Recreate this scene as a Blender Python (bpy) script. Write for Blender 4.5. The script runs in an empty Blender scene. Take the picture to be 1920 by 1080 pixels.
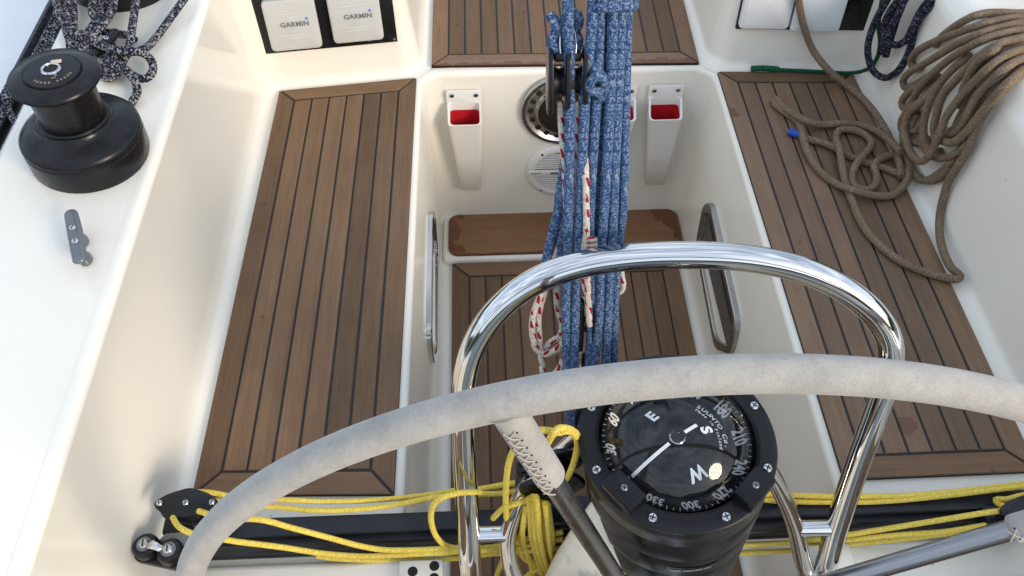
import bpy, bmesh, math, random
from mathutils import Vector as V, Matrix as M4
random.seed(7)
R = math.radians
sc = bpy.context.scene
C = sc.collection

# ------------------------------------------------------------------ camera
PITCH, YAW = R(52.45), R(2.25)
CAM = V((0, 0, 1.75))
cd = bpy.data.cameras.new('camera'); cam = bpy.data.objects.new('camera', cd); C.objects.link(cam)
cam.location = CAM; cam.rotation_euler = (R(90) - PITCH, 0, -YAW)
cd.sensor_width = 36; cd.lens = 36 * 1553 / 1920; cd.clip_start = .02; cd.clip_end = 6000
sc.camera = cam

# ------------------------------------------------------------------ sky, sun, exposure
SUN_EL, SUN_AZ = R(21), R(130)          # azimuth clockwise from forward: over the starboard quarter
w = bpy.data.worlds.new('World'); sc.world = w; w.use_nodes = True
nt = w.node_tree; nt.nodes.clear()
def wn(t, **k):
    n = nt.nodes.new(t)
    for a, b in k.items(): setattr(n, a, b)
    return n
sky = wn('ShaderNodeTexSky', sky_type='NISHITA'); sky.sun_disc = False
sky.sun_elevation = SUN_EL; sky.sun_rotation = SUN_AZ; sky.air_density = 1.0; sky.dust_density = 1.5; sky.ozone_density = 1.5
tc = wn('ShaderNodeTexCoord'); mp = wn('ShaderNodeMapping'); mp.inputs['Scale'].default_value = (1, 1, 2.6)
nz = wn('ShaderNodeTexNoise'); nz.inputs['Scale'].default_value = 2.1; nz.inputs['Detail'].default_value = 7; nz.inputs['Roughness'].default_value = .58
rp = wn('ShaderNodeValToRGB'); rp.color_ramp.elements[0].position = .36; rp.color_ramp.elements[1].position = .60
rp.color_ramp.elements[0].color = (.25, .25, .25, 1); rp.color_ramp.elements[1].color = (.92, .92, .92, 1)
nz2 = wn('ShaderNodeTexNoise'); nz2.inputs['Scale'].default_value = 4.3; nz2.inputs['Detail'].default_value = 5
rc = wn('ShaderNodeValToRGB'); rc.color_ramp.elements[0].position = .3; rc.color_ramp.elements[1].position = .7
rc.color_ramp.elements[0].color = (3.7, 4.4, 5.5, 1); rc.color_ramp.elements[1].color = (7.1, 7.9, 9.2, 1)
mx = wn('ShaderNodeMix', data_type='RGBA')
bg = wn('ShaderNodeBackground'); bg.inputs['Strength'].default_value = .115
wo = wn('ShaderNodeOutputWorld')
L = nt.links.new
L(tc.outputs['Generated'], mp.inputs['Vector']); L(mp.outputs[0], nz.inputs['Vector']); L(mp.outputs[0], nz2.inputs['Vector'])
L(nz.outputs['Fac'], rp.inputs[0]); L(nz2.outputs['Fac'], rc.inputs[0])
L(rp.outputs[0], mx.inputs['Factor']); L(sky.outputs[0], mx.inputs['A']); L(rc.outputs[0], mx.inputs['B'])
L(mx.outputs['Result'], bg.inputs[0]); L(bg.outputs[0], wo.inputs[0])

sl = bpy.data.lights.new('sun', 'SUN'); sl.energy = 1.4; sl.angle = R(20); sl.color = (1, .87, .70)
so = bpy.data.objects.new('sun', sl); C.objects.link(so)
sd = V((math.sin(SUN_AZ) * math.cos(SUN_EL), math.cos(SUN_AZ) * math.cos(SUN_EL), math.sin(SUN_EL)))
so.rotation_euler = (-sd).to_track_quat('-Z', 'Y').to_euler()
sc.view_settings.view_transform = 'Standard'; sc.view_settings.look = 'None'
sc.view_settings.gamma = 1; sc.view_settings.exposure = .84
sc.render.engine = 'CYCLES'
sc.cycles.adaptive_threshold = .006; sc.cycles.max_bounces = 8; sc.cycles.diffuse_bounces = 4; sc.cycles.glossy_bounces = 5; sc.cycles.transparent_max_bounces = 8

# ------------------------------------------------------------------ photo ray helpers: a picture point onto a real surface
_f = V((math.sin(YAW) * math.cos(PITCH), math.cos(YAW) * math.cos(PITCH), -math.sin(PITCH)))
_r = V((math.cos(YAW), -math.sin(YAW), 0)); _u = _r.cross(_f)
def ray(x, y): return _f + _r * ((x - 960) / 1553) - _u * ((y - 540) / 1553)
def pl(x, y, p, n):
    d = ray(x, y); n = V(n); return CAM + d * ((V(p) - CAM).dot(n) / d.dot(n))
def AZ(x, y, z): return pl(x, y, (0, 0, z), (0, 0, 1))
def AY(x, y, yy): return pl(x, y, (0, yy, 0), (0, 1, 0))
def AX(x, y, xx): return pl(x, y, (xx, 0, 0), (1, 0, 0))
def AD(x, y, d): return CAM + ray(x, y) * d

# ------------------------------------------------------------------ materials
def mat(name, build=None, col=(.8, .8, .8), rough=.5, metal=0., spec=.5, coat=0., coat_rough=.05, bump=None):
    m = bpy.data.materials.new(name); m.use_nodes = True
    t = m.node_tree; b = t.nodes['Principled BSDF']
    b.inputs['Base Color'].default_value = (*col, 1); b.inputs['Roughness'].default_value = rough
    b.inputs['Metallic'].default_value = metal; b.inputs['Specular IOR Level'].default_value = spec
    b.inputs['Coat Weight'].default_value = coat; b.inputs['Coat Roughness'].default_value = coat_rough
    if build: build(t, b)
    return m
class NB:
    """small node builder"""
    def __init__(s, t): s.t = t
    def n(s, ty, ins=None, **k):
        nd = s.t.nodes.new(ty)
        for a, b in k.items(): setattr(nd, a, b)
        for a, b in (ins or {}).items():
            if isinstance(b, bpy.types.NodeSocket): s.t.links.new(b, nd.inputs[a])
            else: nd.inputs[a].default_value = b
        return nd
    def m(s, op, a, b=0., c=0.):
        return s.n('ShaderNodeMath', {0: a, 1: b, 2: c}, operation=op).outputs[0]
    def ramp(s, fac, stops, interp='LINEAR'):
        nd = s.n('ShaderNodeValToRGB', {0: fac}); cr = nd.color_ramp; cr.interpolation = interp
        while len(cr.elements) < len(stops): cr.elements.new(.5)
        for e, (p, c) in zip(cr.elements, stops):
            e.position = p; e.color = (*c, 1) if len(c) == 3 else c
        return nd.outputs[0]
    def mix(s, f, a, b, blend='MIX'):
        nd = s.n('ShaderNodeMix', data_type='RGBA', blend_type=blend)
        for k, v in (('Factor', f), ('A', a), ('B', b)):
            if isinstance(v, bpy.types.NodeSocket): s.t.links.new(v, nd.inputs[k])
            elif k == 'Factor': nd.inputs[k].default_value = v
            else: nd.inputs[k].default_value = (*v, 1)
        return nd.outputs['Result']
    def obj(s): return s.n('ShaderNodeTexCoord').outputs['Object']
    def pos(s): return s.n('ShaderNodeNewGeometry').outputs['Position']
    def noise(s, vec, scale, detail=4, rough=.55, sc=None):
        if sc: vec = s.n('ShaderNodeMapping', {'Vector': vec, 'Scale': sc}).outputs[0]
        return s.n('ShaderNodeTexNoise', {'Vector': vec, 'Scale': scale, 'Detail': detail, 'Roughness': rough}).outputs['Fac']
    def bump(s, h, st, dist, b):
        nd = s.n('ShaderNodeBump', {'Height': h, 'Strength': st, 'Distance': dist}); s.t.links.new(nd.outputs[0], b.inputs['Normal'])
    def to(s, o, i): s.t.links.new(o, i)

def gel(t, b):
    q = NB(t); p = q.pos()
    f = q.noise(p, 3.2, 5)
    c = q.ramp(f, [(.3, (.82, .772, .665)), (.7, (.86, .818, .715))])
    g = q.noise(p, 2.6, 3, .5, (1, .35, 1))                     # faint grime
    c = q.mix(q.m('MULTIPLY', q.ramp(g, [(.50, (0, 0, 0)), (.85, (1, 1, 1))]), .22), c, (.56, .52, .44))
    spk = q.n('ShaderNodeTexVoronoi', {'Vector': p, 'Scale': 17., 'Randomness': 1.}).outputs['Distance']
    c = q.mix(q.m('MULTIPLY', q.m('LESS_THAN', spk, .03), .5), c, (.30, .25, .18))
    q.to(c, b.inputs['Base Color'])
GEL = mat('gelcoat', gel, rough=.16)
def geld(t, b):                                     # non-skid deck, cooler white
    q = NB(t); p = q.pos()
    q.to(q.ramp(q.noise(p, 4, 5), [(.3, (.77, .77, .755)), (.7, (.83, .83, .815))]), b.inputs['Base Color'])
    q.bump(q.noise(p, 420, 2), .25, .002, b)
DECKW = mat('deck_white', geld, rough=.42)

def teak(axis, wet=None, tint=None):
    def f(t, b):
        q = NB(t); p = q.pos()
        s1 = (1, .035, 1) if axis == 1 else (.035, 1, 1)
        rnd = q.n('ShaderNodeObjectInfo').outputs['Random']
        off = q.n('ShaderNodeCombineXYZ', {0: q.m('MULTIPLY', rnd, 7.3), 1: q.m('MULTIPLY', rnd, 3.1), 2: q.m('MULTIPLY', rnd, 11.)}).outputs[0]
        pv = q.n('ShaderNodeVectorMath', {0: p, 1: off}, operation='ADD').outputs[0]
        g1 = q.noise(pv, 340, 5, .6, s1); g2 = q.noise(pv, 60, 4, .6, s1); g3 = q.noise(pv, 6, 4, .6)
        c = q.ramp(g1, [(.25, (.092, .051, .026)), (.5, (.178, .102, .055)), (.78, (.256, .158, .090))])
        c = q.mix(.45, c, q.ramp(g2, [(.3, (.107, .059, .030)), (.7, (.240, .143, .079))]))
        c = q.mix(.34, c, q.ramp(g3, [(.3, (.120, .075, .046)), (.7, (.235, .146, .084))]))
        v = q.m('ADD', .76, q.m('MULTIPLY', rnd, .46))
        vv = q.n('ShaderNodeCombineXYZ', {0: v, 1: v, 2: v}).outputs[0]
        c = q.mix(1., c, vv, 'MULTIPLY')
        dots = q.n('ShaderNodeTexVoronoi', {'Vector': p, 'Scale': 11.}).outputs['Distance']
        st = q.m('MULTIPLY', q.m('LESS_THAN', dots, q.m('ADD', .02, q.m('MULTIPLY', q.noise(p, 90, 2), .07))), .5)
        c = q.mix(st, c, (.07, .035, .02))
        q.to(q.ramp(g3, [(.3, (.52,) * 3), (.7, (.70,) * 3)]), b.inputs['Roughness'])
        if wet:
            k = wet(q, p)
            c = q.mix(k, c, q.mix(1., c, (.62, .40, .27), 'MULTIPLY')); q.to(q.m('SUBTRACT', .6, q.m('MULTIPLY', k, .46)), b.inputs['Roughness'])
        if tint: c = q.mix(1., c, tint, 'MULTIPLY')
        q.to(c, b.inputs['Base Color'])
        q.bump(q.m('ADD', g1, q.m('MULTIPLY', g2, .6)), .5, .0015, b); b.inputs['Specular IOR Level'].default_value = .5 if wet else .22
    return f
TEAK = mat('teak', teak(1)); TEAKX = mat('teak_cross', teak(0))
def wet_edge(q, p):                                # water lying along the ends and the aft edge of the step
    x = q.n('ShaderNodeSeparateXYZ', {0: p}); X, Y = x.outputs[0], x.outputs[1]
    n = q.m('MULTIPLY', q.m('SUBTRACT', q.noise(p, 22, 5, .6), .5), .16)
    a = q.m('LESS_THAN', q.m('ADD', X, n), -.085)
    b = q.m('GREATER_THAN', q.m('ADD', X, q.m('ADD', n, q.m('MULTIPLY', q.m('SUBTRACT', Y, 1.5), .7))), .505)
    c = q.m('LESS_THAN', q.m('ADD', Y, q.m('MULTIPLY', n, .14)), 1.4435)
    return q.m('MAXIMUM', a, q.m('MAXIMUM', b, c))
WETSTEP = mat('wet_teak_step', teak(0, wet_edge, (1.0, .80, .62)))
def wet_bridge(q, p):
    x = q.n('ShaderNodeSeparateXYZ', {0: p}); Y = x.outputs[1]
    n = q.m('MULTIPLY', q.m('SUBTRACT', q.noise(p, 30, 5, .6), .5), .05)
    return q.m('LESS_THAN', q.m('ADD', Y, n), 1.634)
WETBRIDGE = mat('wet_teak_edge', teak(0, wet_bridge))
def wet_spots(q, p):
    d = q.n('ShaderNodeVectorMath', {0: p, 1: tuple(AZ(1700, 800, .508))}, operation='DISTANCE').outputs['Value']
    e = q.n('ShaderNodeVectorMath', {0: p, 1: tuple(AZ(1372, 212, .508))}, operation='DISTANCE').outputs['Value']
    n = q.m('MULTIPLY', q.m('SUBTRACT', q.noise(p, 55, 4, .6), .5), .03)
    return q.m('MULTIPLY', q.m('MAXIMUM', q.m('LESS_THAN', q.m('ADD', d, n), .017), q.m('LESS_THAN', q.m('ADD', e, q.m('MULTIPLY', n, 1.5)), .016)), .8)
TEAKSPOT = mat('teak_spotted', teak(1, wet_spots))
CAULK = mat('caulk', col=(.010, .010, .011), rough=.55)

def black(t, b):
    q = NB(t); p = q.pos()
    q.to(q.ramp(q.noise(p, 35, 5), [(.3, (.005, .005, .006)), (.75, (.013, .013, .0145))]), b.inputs['Base Color'])
    q.to(q.ramp(q.noise(p, 60, 4), [(.3, (.20,) * 3), (.75, (.38,) * 3)]), b.inputs['Roughness'])
BLACK = mat('black_anodised', black, spec=.28)
BLACKP = mat('black_plastic', black, spec=.35)
BLACKP.node_tree.nodes['Principled BSDF'].inputs['Roughness'].default_value = .5
def alloy(t, b):
    q = NB(t); p = q.obj()
    q.to(q.ramp(q.noise(p, 30, 4), [(.3, (.009, .010, .013)), (.7, (.015, .0165, .021))]), b.inputs['Base Color'])
    q.to(q.ramp(q.noise(p, 200, 2, .5, (.03, 1, 1)), [(.3, (.30,) * 3), (.7, (.48,) * 3)]), b.inputs['Roughness'])
TRACK = mat('track_black', alloy, spec=.38)
def chrome_f(t, b):
    q = NB(t); p = q.pos()
    q.to(q.ramp(q.noise(p, 14, 5), [(.35, (.035,) * 3), (.8, (.11,) * 3)]), b.inputs['Roughness'])
CHROME = mat('polished_stainless', chrome_f, col=(.66, .655, .64), metal=1)
STEEL = mat('dull_stainless', chrome_f, col=(.52, .52, .51), metal=1)
STEEL.node_tree.nodes['Principled BSDF'].inputs['Roughness'].default_value = .3
def brushed_f(t, b):
    q = NB(t); p = q.pos()
    q.to(q.ramp(q.noise(p, 40, 5), [(.35, (.25,) * 3), (.8, (.42,) * 3)]), b.inputs['Roughness'])
BRUSHED = mat('brushed_steel', brushed_f, col=(.42, .42, .425), metal=1)
BRIGHT = mat('bright_steel', brushed_f, col=(.74, .73, .70), metal=1)
SPOKE = mat('spoke_steel', brushed_f, col=(.30, .30, .305), metal=1)
GREYAL = mat('grey_aluminium', brushed_f, col=(.17, .18, .195), metal=.4, spec=.4)
def suede_f(t, b):
    q = NB(t); p = q.pos()
    c = q.ramp(q.noise(p, 34, 7, .68), [(.28, (.31, .285, .248)), (.5, (.395, .367, .322)), (.75, (.47, .438, .384))])
    c = q.mix(.20, c, q.ramp(q.noise(p, 420, 3, .6), [(.3, (.30, .285, .265)), (.7, (.62, .59, .54))]))
    d = q.ramp(q.noise(p, 13, 7, .72), [(.50, (0, 0, 0)), (.70, (1, 1, 1))])
    c = q.mix(q.m('MULTIPLY', d, .42), c, (.26, .255, .255))
    d2 = q.ramp(q.noise(p, 75, 5, .7), [(.62, (0, 0, 0)), (.72, (1, 1, 1))])
    c = q.mix(q.m('MULTIPLY', d2, .35), c, (.22, .20, .18))
    q.to(c, b.inputs['Base Color'])
    q.bump(q.m('ADD', q.noise(p, 520, 3, .7), q.m('MULTIPLY', q.noise(p, 60, 4), 1.2)), .35, .0016, b)
    b.inputs['Sheen Weight'].default_value = .25
SUEDE = mat('grey_suede', suede_f, rough=.92, spec=.15)
THREAD = mat('pale_thread', col=(.50, .43, .36), rough=.8)
HOLE = mat('dark_hole', col=(.012, .011, .010), rough=.9)
WHITEP = mat('white_plastic', col=(.80, .765, .71), rough=.38, spec=.4)
WHITEP2 = mat('cool_white_plastic', col=(.70, .70, .68), rough=.45, spec=.35)
def cover_f(t, b):
    q = NB(t); p = q.obj()
    q.to(q.ramp(q.noise(p, 30, 4), [(.3, (.50, .49, .46)), (.7, (.545, .535, .505))]), b.inputs['Base Color'])
COVERG = mat('cover_grey', cover_f, rough=.5, spec=.35)
REDP = mat('red_plastic', col=(.50, .012, .022), rough=.45)
BROWNG = mat('brown_glass', col=(.022, .018, .014), rough=.16, spec=.5)
GLASSD = mat('smoked_pane', col=(.10, .10, .098), rough=.12, spec=.4)
GREYPANE = mat('grey_pane', col=(.36, .355, .345), rough=.10, spec=.7)
PRINTW = mat('white_print', col=(.88, .88, .86), rough=.6)
PRINTG = mat('grey_print', col=(.16, .165, .18), rough=.6)
PRINTB = mat('blue_print', col=(.04, .16, .55), rough=.6)
GOLD = mat('gold_print', col=(.26, .21, .13), rough=.5)
TAPE = mat('tan_tape', col=(.62, .52, .36), rough=.6)
RING = mat('compass_black', col=(.0075, .0078, .0095), rough=.30, spec=.28)
CARD = mat('compass_card', col=(.006, .006, .007), rough=.5, spec=.2)
BLUEW = mat('blue_whipping', col=(.015, .07, .42), rough=.7)
SPEAKG = mat('speaker_white', col=(.76, .73, .68), rough=.45)
def dome_f(t, b):
    q = NB(t)
    g = q.n('ShaderNodeBsdfGlossy', {'Color': (1, 1, 1, 1), 'Roughness': .04})
    tr = q.n('ShaderNodeBsdfTransparent', {'Color': (.93, .93, .94, 1)})
    fr = q.n('ShaderNodeFresnel', {'IOR': 1.5})
    mxs = q.n('ShaderNodeMixShader', {0: q.m('MULTIPLY', fr.outputs[0], .85), 1: tr.outputs[0], 2: g.outputs[0]})
    q.to(mxs.outputs[0], t.nodes['Material Output'].inputs['Surface'])
DOME = mat('clear_dome', dome_f)
def ped_f(t, b):
    q = NB(t); p = q.pos()
    c = q.ramp(q.noise(p, 8, 5), [(.3, (.66, .62, .52)), (.7, (.76, .73, .64))])
    s = q.ramp(q.noise(p, 48, 5, .6, (1, 1, .35)), [(.58, (0, 0, 0)), (.70, (1, 1, 1))])
    q.to(q.mix(q.m('MULTIPLY', s, .5), c, (.33, .32, .30)), b.inputs['Base Color'])
PED = mat('stained_gelcoat', ped_f, rough=.25)
def water_f(t, b):
    q = NB(t); p = q.pos()
    q.bump(q.noise(p, .9, 6, .6), .5, .25, b)
WATER = mat('harbour_water', water_f, col=(.018, .035, .04), rough=.08)

def rope_mat(name, cols, N=6, Ls=.006, fleck=None, rough=.8, bumpd=.0012, dirt=None):
    """braided cover: cells from the tube's own length and girth"""
    def f(t, b):
        q = NB(t); uv = q.n('ShaderNodeSeparateXYZ', {0: q.n('ShaderNodeTexCoord').outputs['UV']})
        U = q.m('MULTIPLY', uv.outputs[0], N); Vv = q.m('DIVIDE', uv.outputs[1], Ls)
        a = q.m('ADD', U, Vv); d = q.m('SUBTRACT', U, Vv)
        cell = q.n('ShaderNodeCombineXYZ', {0: q.m('FLOOR', a), 1: q.m('FLOOR', d), 2: 0.}).outputs[0]
        wv = q.n('ShaderNodeTexWhiteNoise', {'Vector': cell}, noise_dimensions='3D').outputs['Value']
        n = len(cols)
        c = q.ramp(wv, [(i / n, k) for i, k in enumerate(cols)], 'CONSTANT')
        h = q.m('MULTIPLY', q.m('SINE', q.m('MULTIPLY', q.m('FRACT', a), math.pi)), q.m('SINE', q.m('MULTIPLY', q.m('FRACT', d), math.pi)))
        if fleck:
            fc, P, wd, k = fleck
            v = q.m('ADD', q.m('DIVIDE', uv.outputs[1], P), q.m('MULTIPLY', uv.outputs[0], .35))
            row = q.n('ShaderNodeTexWhiteNoise', {'Vector': q.n('ShaderNodeCombineXYZ', {0: q.m('FLOOR', v), 1: 3.7, 2: .4}).outputs[0]}, noise_dimensions='3D').outputs['Value']
            s1 = q.m('FRACT', q.m('ADD', q.m('ADD', q.m('MULTIPLY', uv.outputs[0], k), row), q.m('DIVIDE', uv.outputs[1], P * 2.3)))
            mk = q.m('MULTIPLY', q.m('LESS_THAN', s1, wd), q.m('LESS_THAN', q.m('FRACT', v), .55))
            c = q.mix(mk, c, fc)
        if dirt:
            c = q.mix(q.m('MULTIPLY', q.ramp(q.noise(q.pos(), 16, 5, .65), [(.35, (0, 0, 0)), (.7, (1, 1, 1))]), dirt[0]), c, dirt[1])
        q.to(c, b.inputs['Base Color'])
        q.bump(h, .9, bumpd, b)
    return mat(name, f, rough=rough, spec=.2)
BLUE = rope_mat('blue_fleck_rope', [(.066, .135, .290), (.028, .064, .165), (.17, .26, .41), (.080, .155, .325), (.34, .41, .52), (.040, .090, .225), (.120, .205, .370)], 14, .0022)
NAVY = rope_mat('navy_fleck_rope', [(.012, .014, .030), (.020, .023, .046), (.33, .32, .32), (.010, .011, .020), (.030, .034, .060), (.16, .15, .16), (.012, .013, .026), (.42, .40, .37)], 9, .0030)
DNAVY = rope_mat('dark_navy_rope', [(.008, .009, .018), (.014, .015, .032), (.16, .15, .17), (.010, .010, .020), (.018, .019, .040), (.050, .050, .070)], 9, .0030)
TARRED = rope_mat('black_line', [(.010, .011, .014), (.016, .018, .026), (.03, .034, .045)], 5, .004)
BROWN = rope_mat('brown_rope', [(.215, .146, .090), (.245, .172, .110), (.185, .122, .073), (.300, .222, .150)], 10, .0028, bumpd=.0008, dirt=(.6, (.150, .112, .080)))
YELLOW = rope_mat('yellow_rope', [(.72, .54, .085), (.76, .58, .10), (.66, .48, .06), (.80, .64, .16)], 6, .0026, bumpd=.0005)
REDW = rope_mat('red_fleck_rope', [(.64, .585, .50), (.72, .67, .58), (.58, .52, .44)], 5, .0045, fleck=((.38, .012, .02), .019, .34, 2))
GREEN = rope_mat('green_tape', [(.008, .085, .035), (.012, .12, .05), (.006, .065, .026)], 6, .003, bumpd=.0004)

# ------------------------------------------------------------------ mesh helpers
def link(name, me, m, parent=None, smooth=40):
    me.materials.clear(); me.materials.append(m)
    if smooth:
        me.polygons.foreach_set('use_smooth', [True] * len(me.polygons))
        if smooth < 180: me.set_sharp_from_angle(angle=R(smooth))
    o = bpy.data.objects.new(name, me); C.objects.link(o)
    if parent: o.parent = parent
    return o
def pyd(name, vs, fs, m, parent=None, smooth=40):
    me = bpy.data.meshes.new(name); me.from_pydata([tuple(v) for v in vs], [], fs)
    bm = bmesh.new(); bm.from_mesh(me); bmesh.ops.recalc_face_normals(bm, faces=bm.faces); bm.to_mesh(me); bm.free()
    return link(name, me, m, parent, smooth)
def bmo(name, bm, m, parent=None, smooth=40, mx=None):
    if mx is not None: bmesh.ops.transform(bm, matrix=mx, verts=bm.verts)
    bmesh.ops.recalc_face_normals(bm, faces=bm.faces)
    me = bpy.data.meshes.new(name); bm.to_mesh(me); bm.free()
    return link(name, me, m, parent, smooth)
def empty(name, loc=(0, 0, 0)):
    o = bpy.data.objects.new(name, None); C.objects.link(o); o.location = loc; o.empty_display_size = .05
    return o
def tag(o, label=None, cat=None, group=None, kind=None):
    if label: o['label'] = label
    if cat: o['category'] = cat
    if group: o['group'] = group
    if kind: o['kind'] = kind
    return o
def struct(o): o['kind'] = 'structure'; return o
def bbox(bm, c, s, rot=None, bev=0, seg=2):
    r = bmesh.ops.create_cube(bm, size=1); vs = r['verts']
    bmesh.ops.scale(bm, vec=s, verts=vs)
    if bev:
        es = list({e for v in vs for e in v.link_edges})
        rr = bmesh.ops.bevel(bm, geom=es, offset=bev, segments=seg, profile=.5, affect='EDGES')
        vs = list({v for f in rr['faces'] for v in f.verts} | {v for v in vs if v.is_valid})
    mtx = M4.Translation(V(c)) @ (rot.to_4x4() if rot is not None else M4.Identity(4))
    bmesh.ops.transform(bm, matrix=mtx, verts=vs)
    return vs
def box(name, c, s, m, parent=None, rot=None, bev=0, seg=2):
    bm = bmesh.new(); bbox(bm, c, s, rot, bev, seg); return bmo(name, bm, m, parent)
def lathe(name, prof, m, parent=None, seg=40, mx=None, smooth=35, cap=True):
    vs, fs = [], []
    for r_, z in prof:
        for k in range(seg):
            a = 2 * math.pi * k / seg; vs.append(V((r_ * math.cos(a), r_ * math.sin(a), z)))
    for i in range(len(prof) - 1):
        for k in range(seg):
            fs.append((i * seg + k, i * seg + (k + 1) % seg, (i + 1) * seg + (k + 1) % seg, (i + 1) * seg + k))
    if cap:
        fs.append(tuple(range(seg))[::-1]); n = (len(prof) - 1) * seg; fs.append(tuple(n + k for k in range(seg)))
    if mx is not None: vs = [mx @ v for v in vs]
    return pyd(name, vs, fs, m, parent, smooth)
def prism(name, poly, z0, z1, m, parent=None, mx=None, bev=0, seg=2, smooth=40):
    bm = bmesh.new(); f = bm.faces.new([bm.verts.new((x, y, z0)) for x, y in poly])
    r = bmesh.ops.extrude_face_region(bm, geom=[f])
    bmesh.ops.translate(bm, vec=(0, 0, z1 - z0), verts=[v for v in r['geom'] if isinstance(v, bmesh.types.BMVert)])
    if bev:
        es = [e for e in bm.edges if abs(e.verts[0].co.z - e.verts[1].co.z) < 1e-6]
        bmesh.ops.bevel(bm, geom=es, offset=bev, segments=seg, profile=.5, affect='EDGES')
    return bmo(name, bm, m, parent, smooth, mx)
def rrect(w_, h_, r_, n=6, cx=0, cy=0):
    p = []
    for (sx, sy, a0) in ((1, 1, 0), (-1, 1, 90), (-1, -1, 180), (1, -1, 270)):
        for k in range(n + 1):
            a = R(a0 + 90 * k / n); p.append((cx + sx * (w_ / 2 - r_) + r_ * math.cos(a), cy + sy * (h_ / 2 - r_) + r_ * math.sin(a)))
    return p
def frame(o, x, y, z):
    return M4((( x[0], y[0], z[0], o[0]), (x[1], y[1], z[1], o[1]), (x[2], y[2], z[2], o[2]), (0, 0, 0, 1)))
def catmull(P, step):
    P = [V(p) for p in P]; out = []
    for i in range(len(P) - 1):
        p1, p2 = P[i], P[i + 1]
        p0 = P[i - 1] if i else p1 * 2 - p2
        p3 = P[i + 2] if i + 2 < len(P) else p2 * 2 - p1
        t0 = 0; t1 = t0 + max(1e-5, (p1 - p0).length) ** .5; t2 = t1 + max(1e-5, (p2 - p1).length) ** .5; t3 = t2 + max(1e-5, (p3 - p2).length) ** .5
        n = max(1, round((p2 - p1).length / step))
        for k in range(n):
            t = t1 + (t2 - t1) * k / n
            A1 = p0 * ((t1 - t) / (t1 - t0)) + p1 * ((t - t0) / (t1 - t0)); A2 = p1 * ((t2 - t) / (t2 - t1)) + p2 * ((t - t1) / (t2 - t1)); A3 = p2 * ((t3 - t) / (t3 - t2)) + p3 * ((t - t2) / (t3 - t2))
            B1 = A1 * ((t2 - t) / (t2 - t0)) + A2 * ((t - t0) / (t2 - t0)); B2 = A2 * ((t3 - t) / (t3 - t1)) + A3 * ((t - t1) / (t3 - t1))
            out.append(B1 * ((t2 - t) / (t2 - t1)) + B2 * ((t - t1) / (t2 - t1)))
    out.append(P[-1]); return out
def tube(name, P, r_, m, parent=None, seg=12, step=None, closed=False, spline=True, taper=None, flat=None):
    if spline:
        Q = catmull(([P[-1]] + P + [P[0], P[1]]) if closed else P, step or max(r_ * .9, .004))
    else: Q = [V(p) for p in P]
    if closed and spline:
        # drop lead-in and lead-out
        i0 = min(range(len(Q)), key=lambda i: (Q[i] - V(P[0])).length)
        i1 = max(i for i in range(len(Q)) if (Q[i] - V(P[0])).length < 1e-5); Q = Q[i0:i1]
    n = len(Q); vs, fs, uvs = [], [], []
    T = []
    for i in range(n):
        a = Q[(i + 1) % n] if closed else Q[min(i + 1, n - 1)]; b = Q[i - 1] if (closed or i) else Q[0]
        d = a - b; T.append(d.normalized() if d.length > 1e-9 else V((0, 0, 1)))
    up = V((0, 0, 1)) if abs(T[0].z) < .9 else V((1, 0, 0))
    nx = (up - T[0] * up.dot(T[0])).normalized(); ln = 0; lens = []
    for i in range(n):
        nx = (nx - T[i] * nx.dot(T[i])).normalized(); ny = T[i].cross(nx)
        if i: ln += (Q[i] - Q[i - 1]).length
        lens.append(ln); rr = r_ * (taper(i / max(1, n - 1)) if taper else 1)
        for k in range(seg):
            a = 2 * math.pi * k / seg; vs.append(Q[i] + nx * (math.cos(a) * rr) + ny * (math.sin(a) * rr * (flat or 1)))
    for i in range(n if closed else n - 1):
        j = (i + 1) % n
        for k in range(seg):
            k2 = (k + 1) % seg
            fs.append((i * seg + k, i * seg + k2, j * seg + k2, j * seg + k))
            v0, v1 = lens[i], (lens[j] if j else ln + .004)
            uvs += [(k / seg, v0), ((k + 1) / seg, v0), ((k + 1) / seg, v1), (k / seg, v1)]
    if not closed:
        fs.append(tuple(range(seg))[::-1]); uvs += [(k / seg, 0) for k in range(seg)][::-1]
        fs.append(tuple((n - 1) * seg + k for k in range(seg))); uvs += [(k / seg, ln) for k in range(seg)]
    me = bpy.data.meshes.new(name); me.from_pydata([tuple(v) for v in vs], [], fs)
    ul = me.uv_layers.new(name='UVMap')
    for i, q in enumerate(uvs): ul.data[i].uv = q
    return link(name, me, m, parent, 60)
def text(name, s, size, mx, m, parent, bold=0., depth=.0004, fit=None, conform=None, sx=1., space=1.):
    cu = bpy.data.curves.new('t', 'FONT'); cu.body = s; cu.size = size; cu.align_x = 'CENTER'; cu.align_y = 'CENTER'
    cu.extrude = depth / 2; cu.offset = bold; cu.space_character = space; cu.resolution_u = 3
    to = bpy.data.objects.new('t', cu); C.objects.link(to)
    me = bpy.data.meshes.new_from_object(to); bpy.data.objects.remove(to); bpy.data.curves.remove(cu)
    for v in me.vertices:
        p = V((v.co.x * sx, v.co.y, v.co.z))
        p = mx @ p
        v.co = conform(p) if conform else p
    me.name = name
    return link(name, me, m, parent, 0)
def slot_screw(parent, p, n, r_, m=None, name='screw', ang=.6, cross=False):
    z = V(n).normalized(); x = z.orthogonal().normalized(); y = z.cross(x); mx = frame(p, x, y, z) @ M4.Rotation(ang, 4, 'Z')
    h = lathe(name, [(r_, 0), (r_, r_ * .25), (r_ * .8, r_ * .5), (.0001, r_ * .55)], m or STEEL, parent, 14, mx)
    bm = bmesh.new(); bbox(bm, (0, 0, r_ * .52), (r_ * 1.3, r_ * .28, r_ * .12))
    if cross: bbox(bm, (0, 0, r_ * .525), (r_ * .28, r_ * 1.3, r_ * .125))
    bmo('screw_slot', bm, HOLE, h, 0, mx)
    return h

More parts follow.
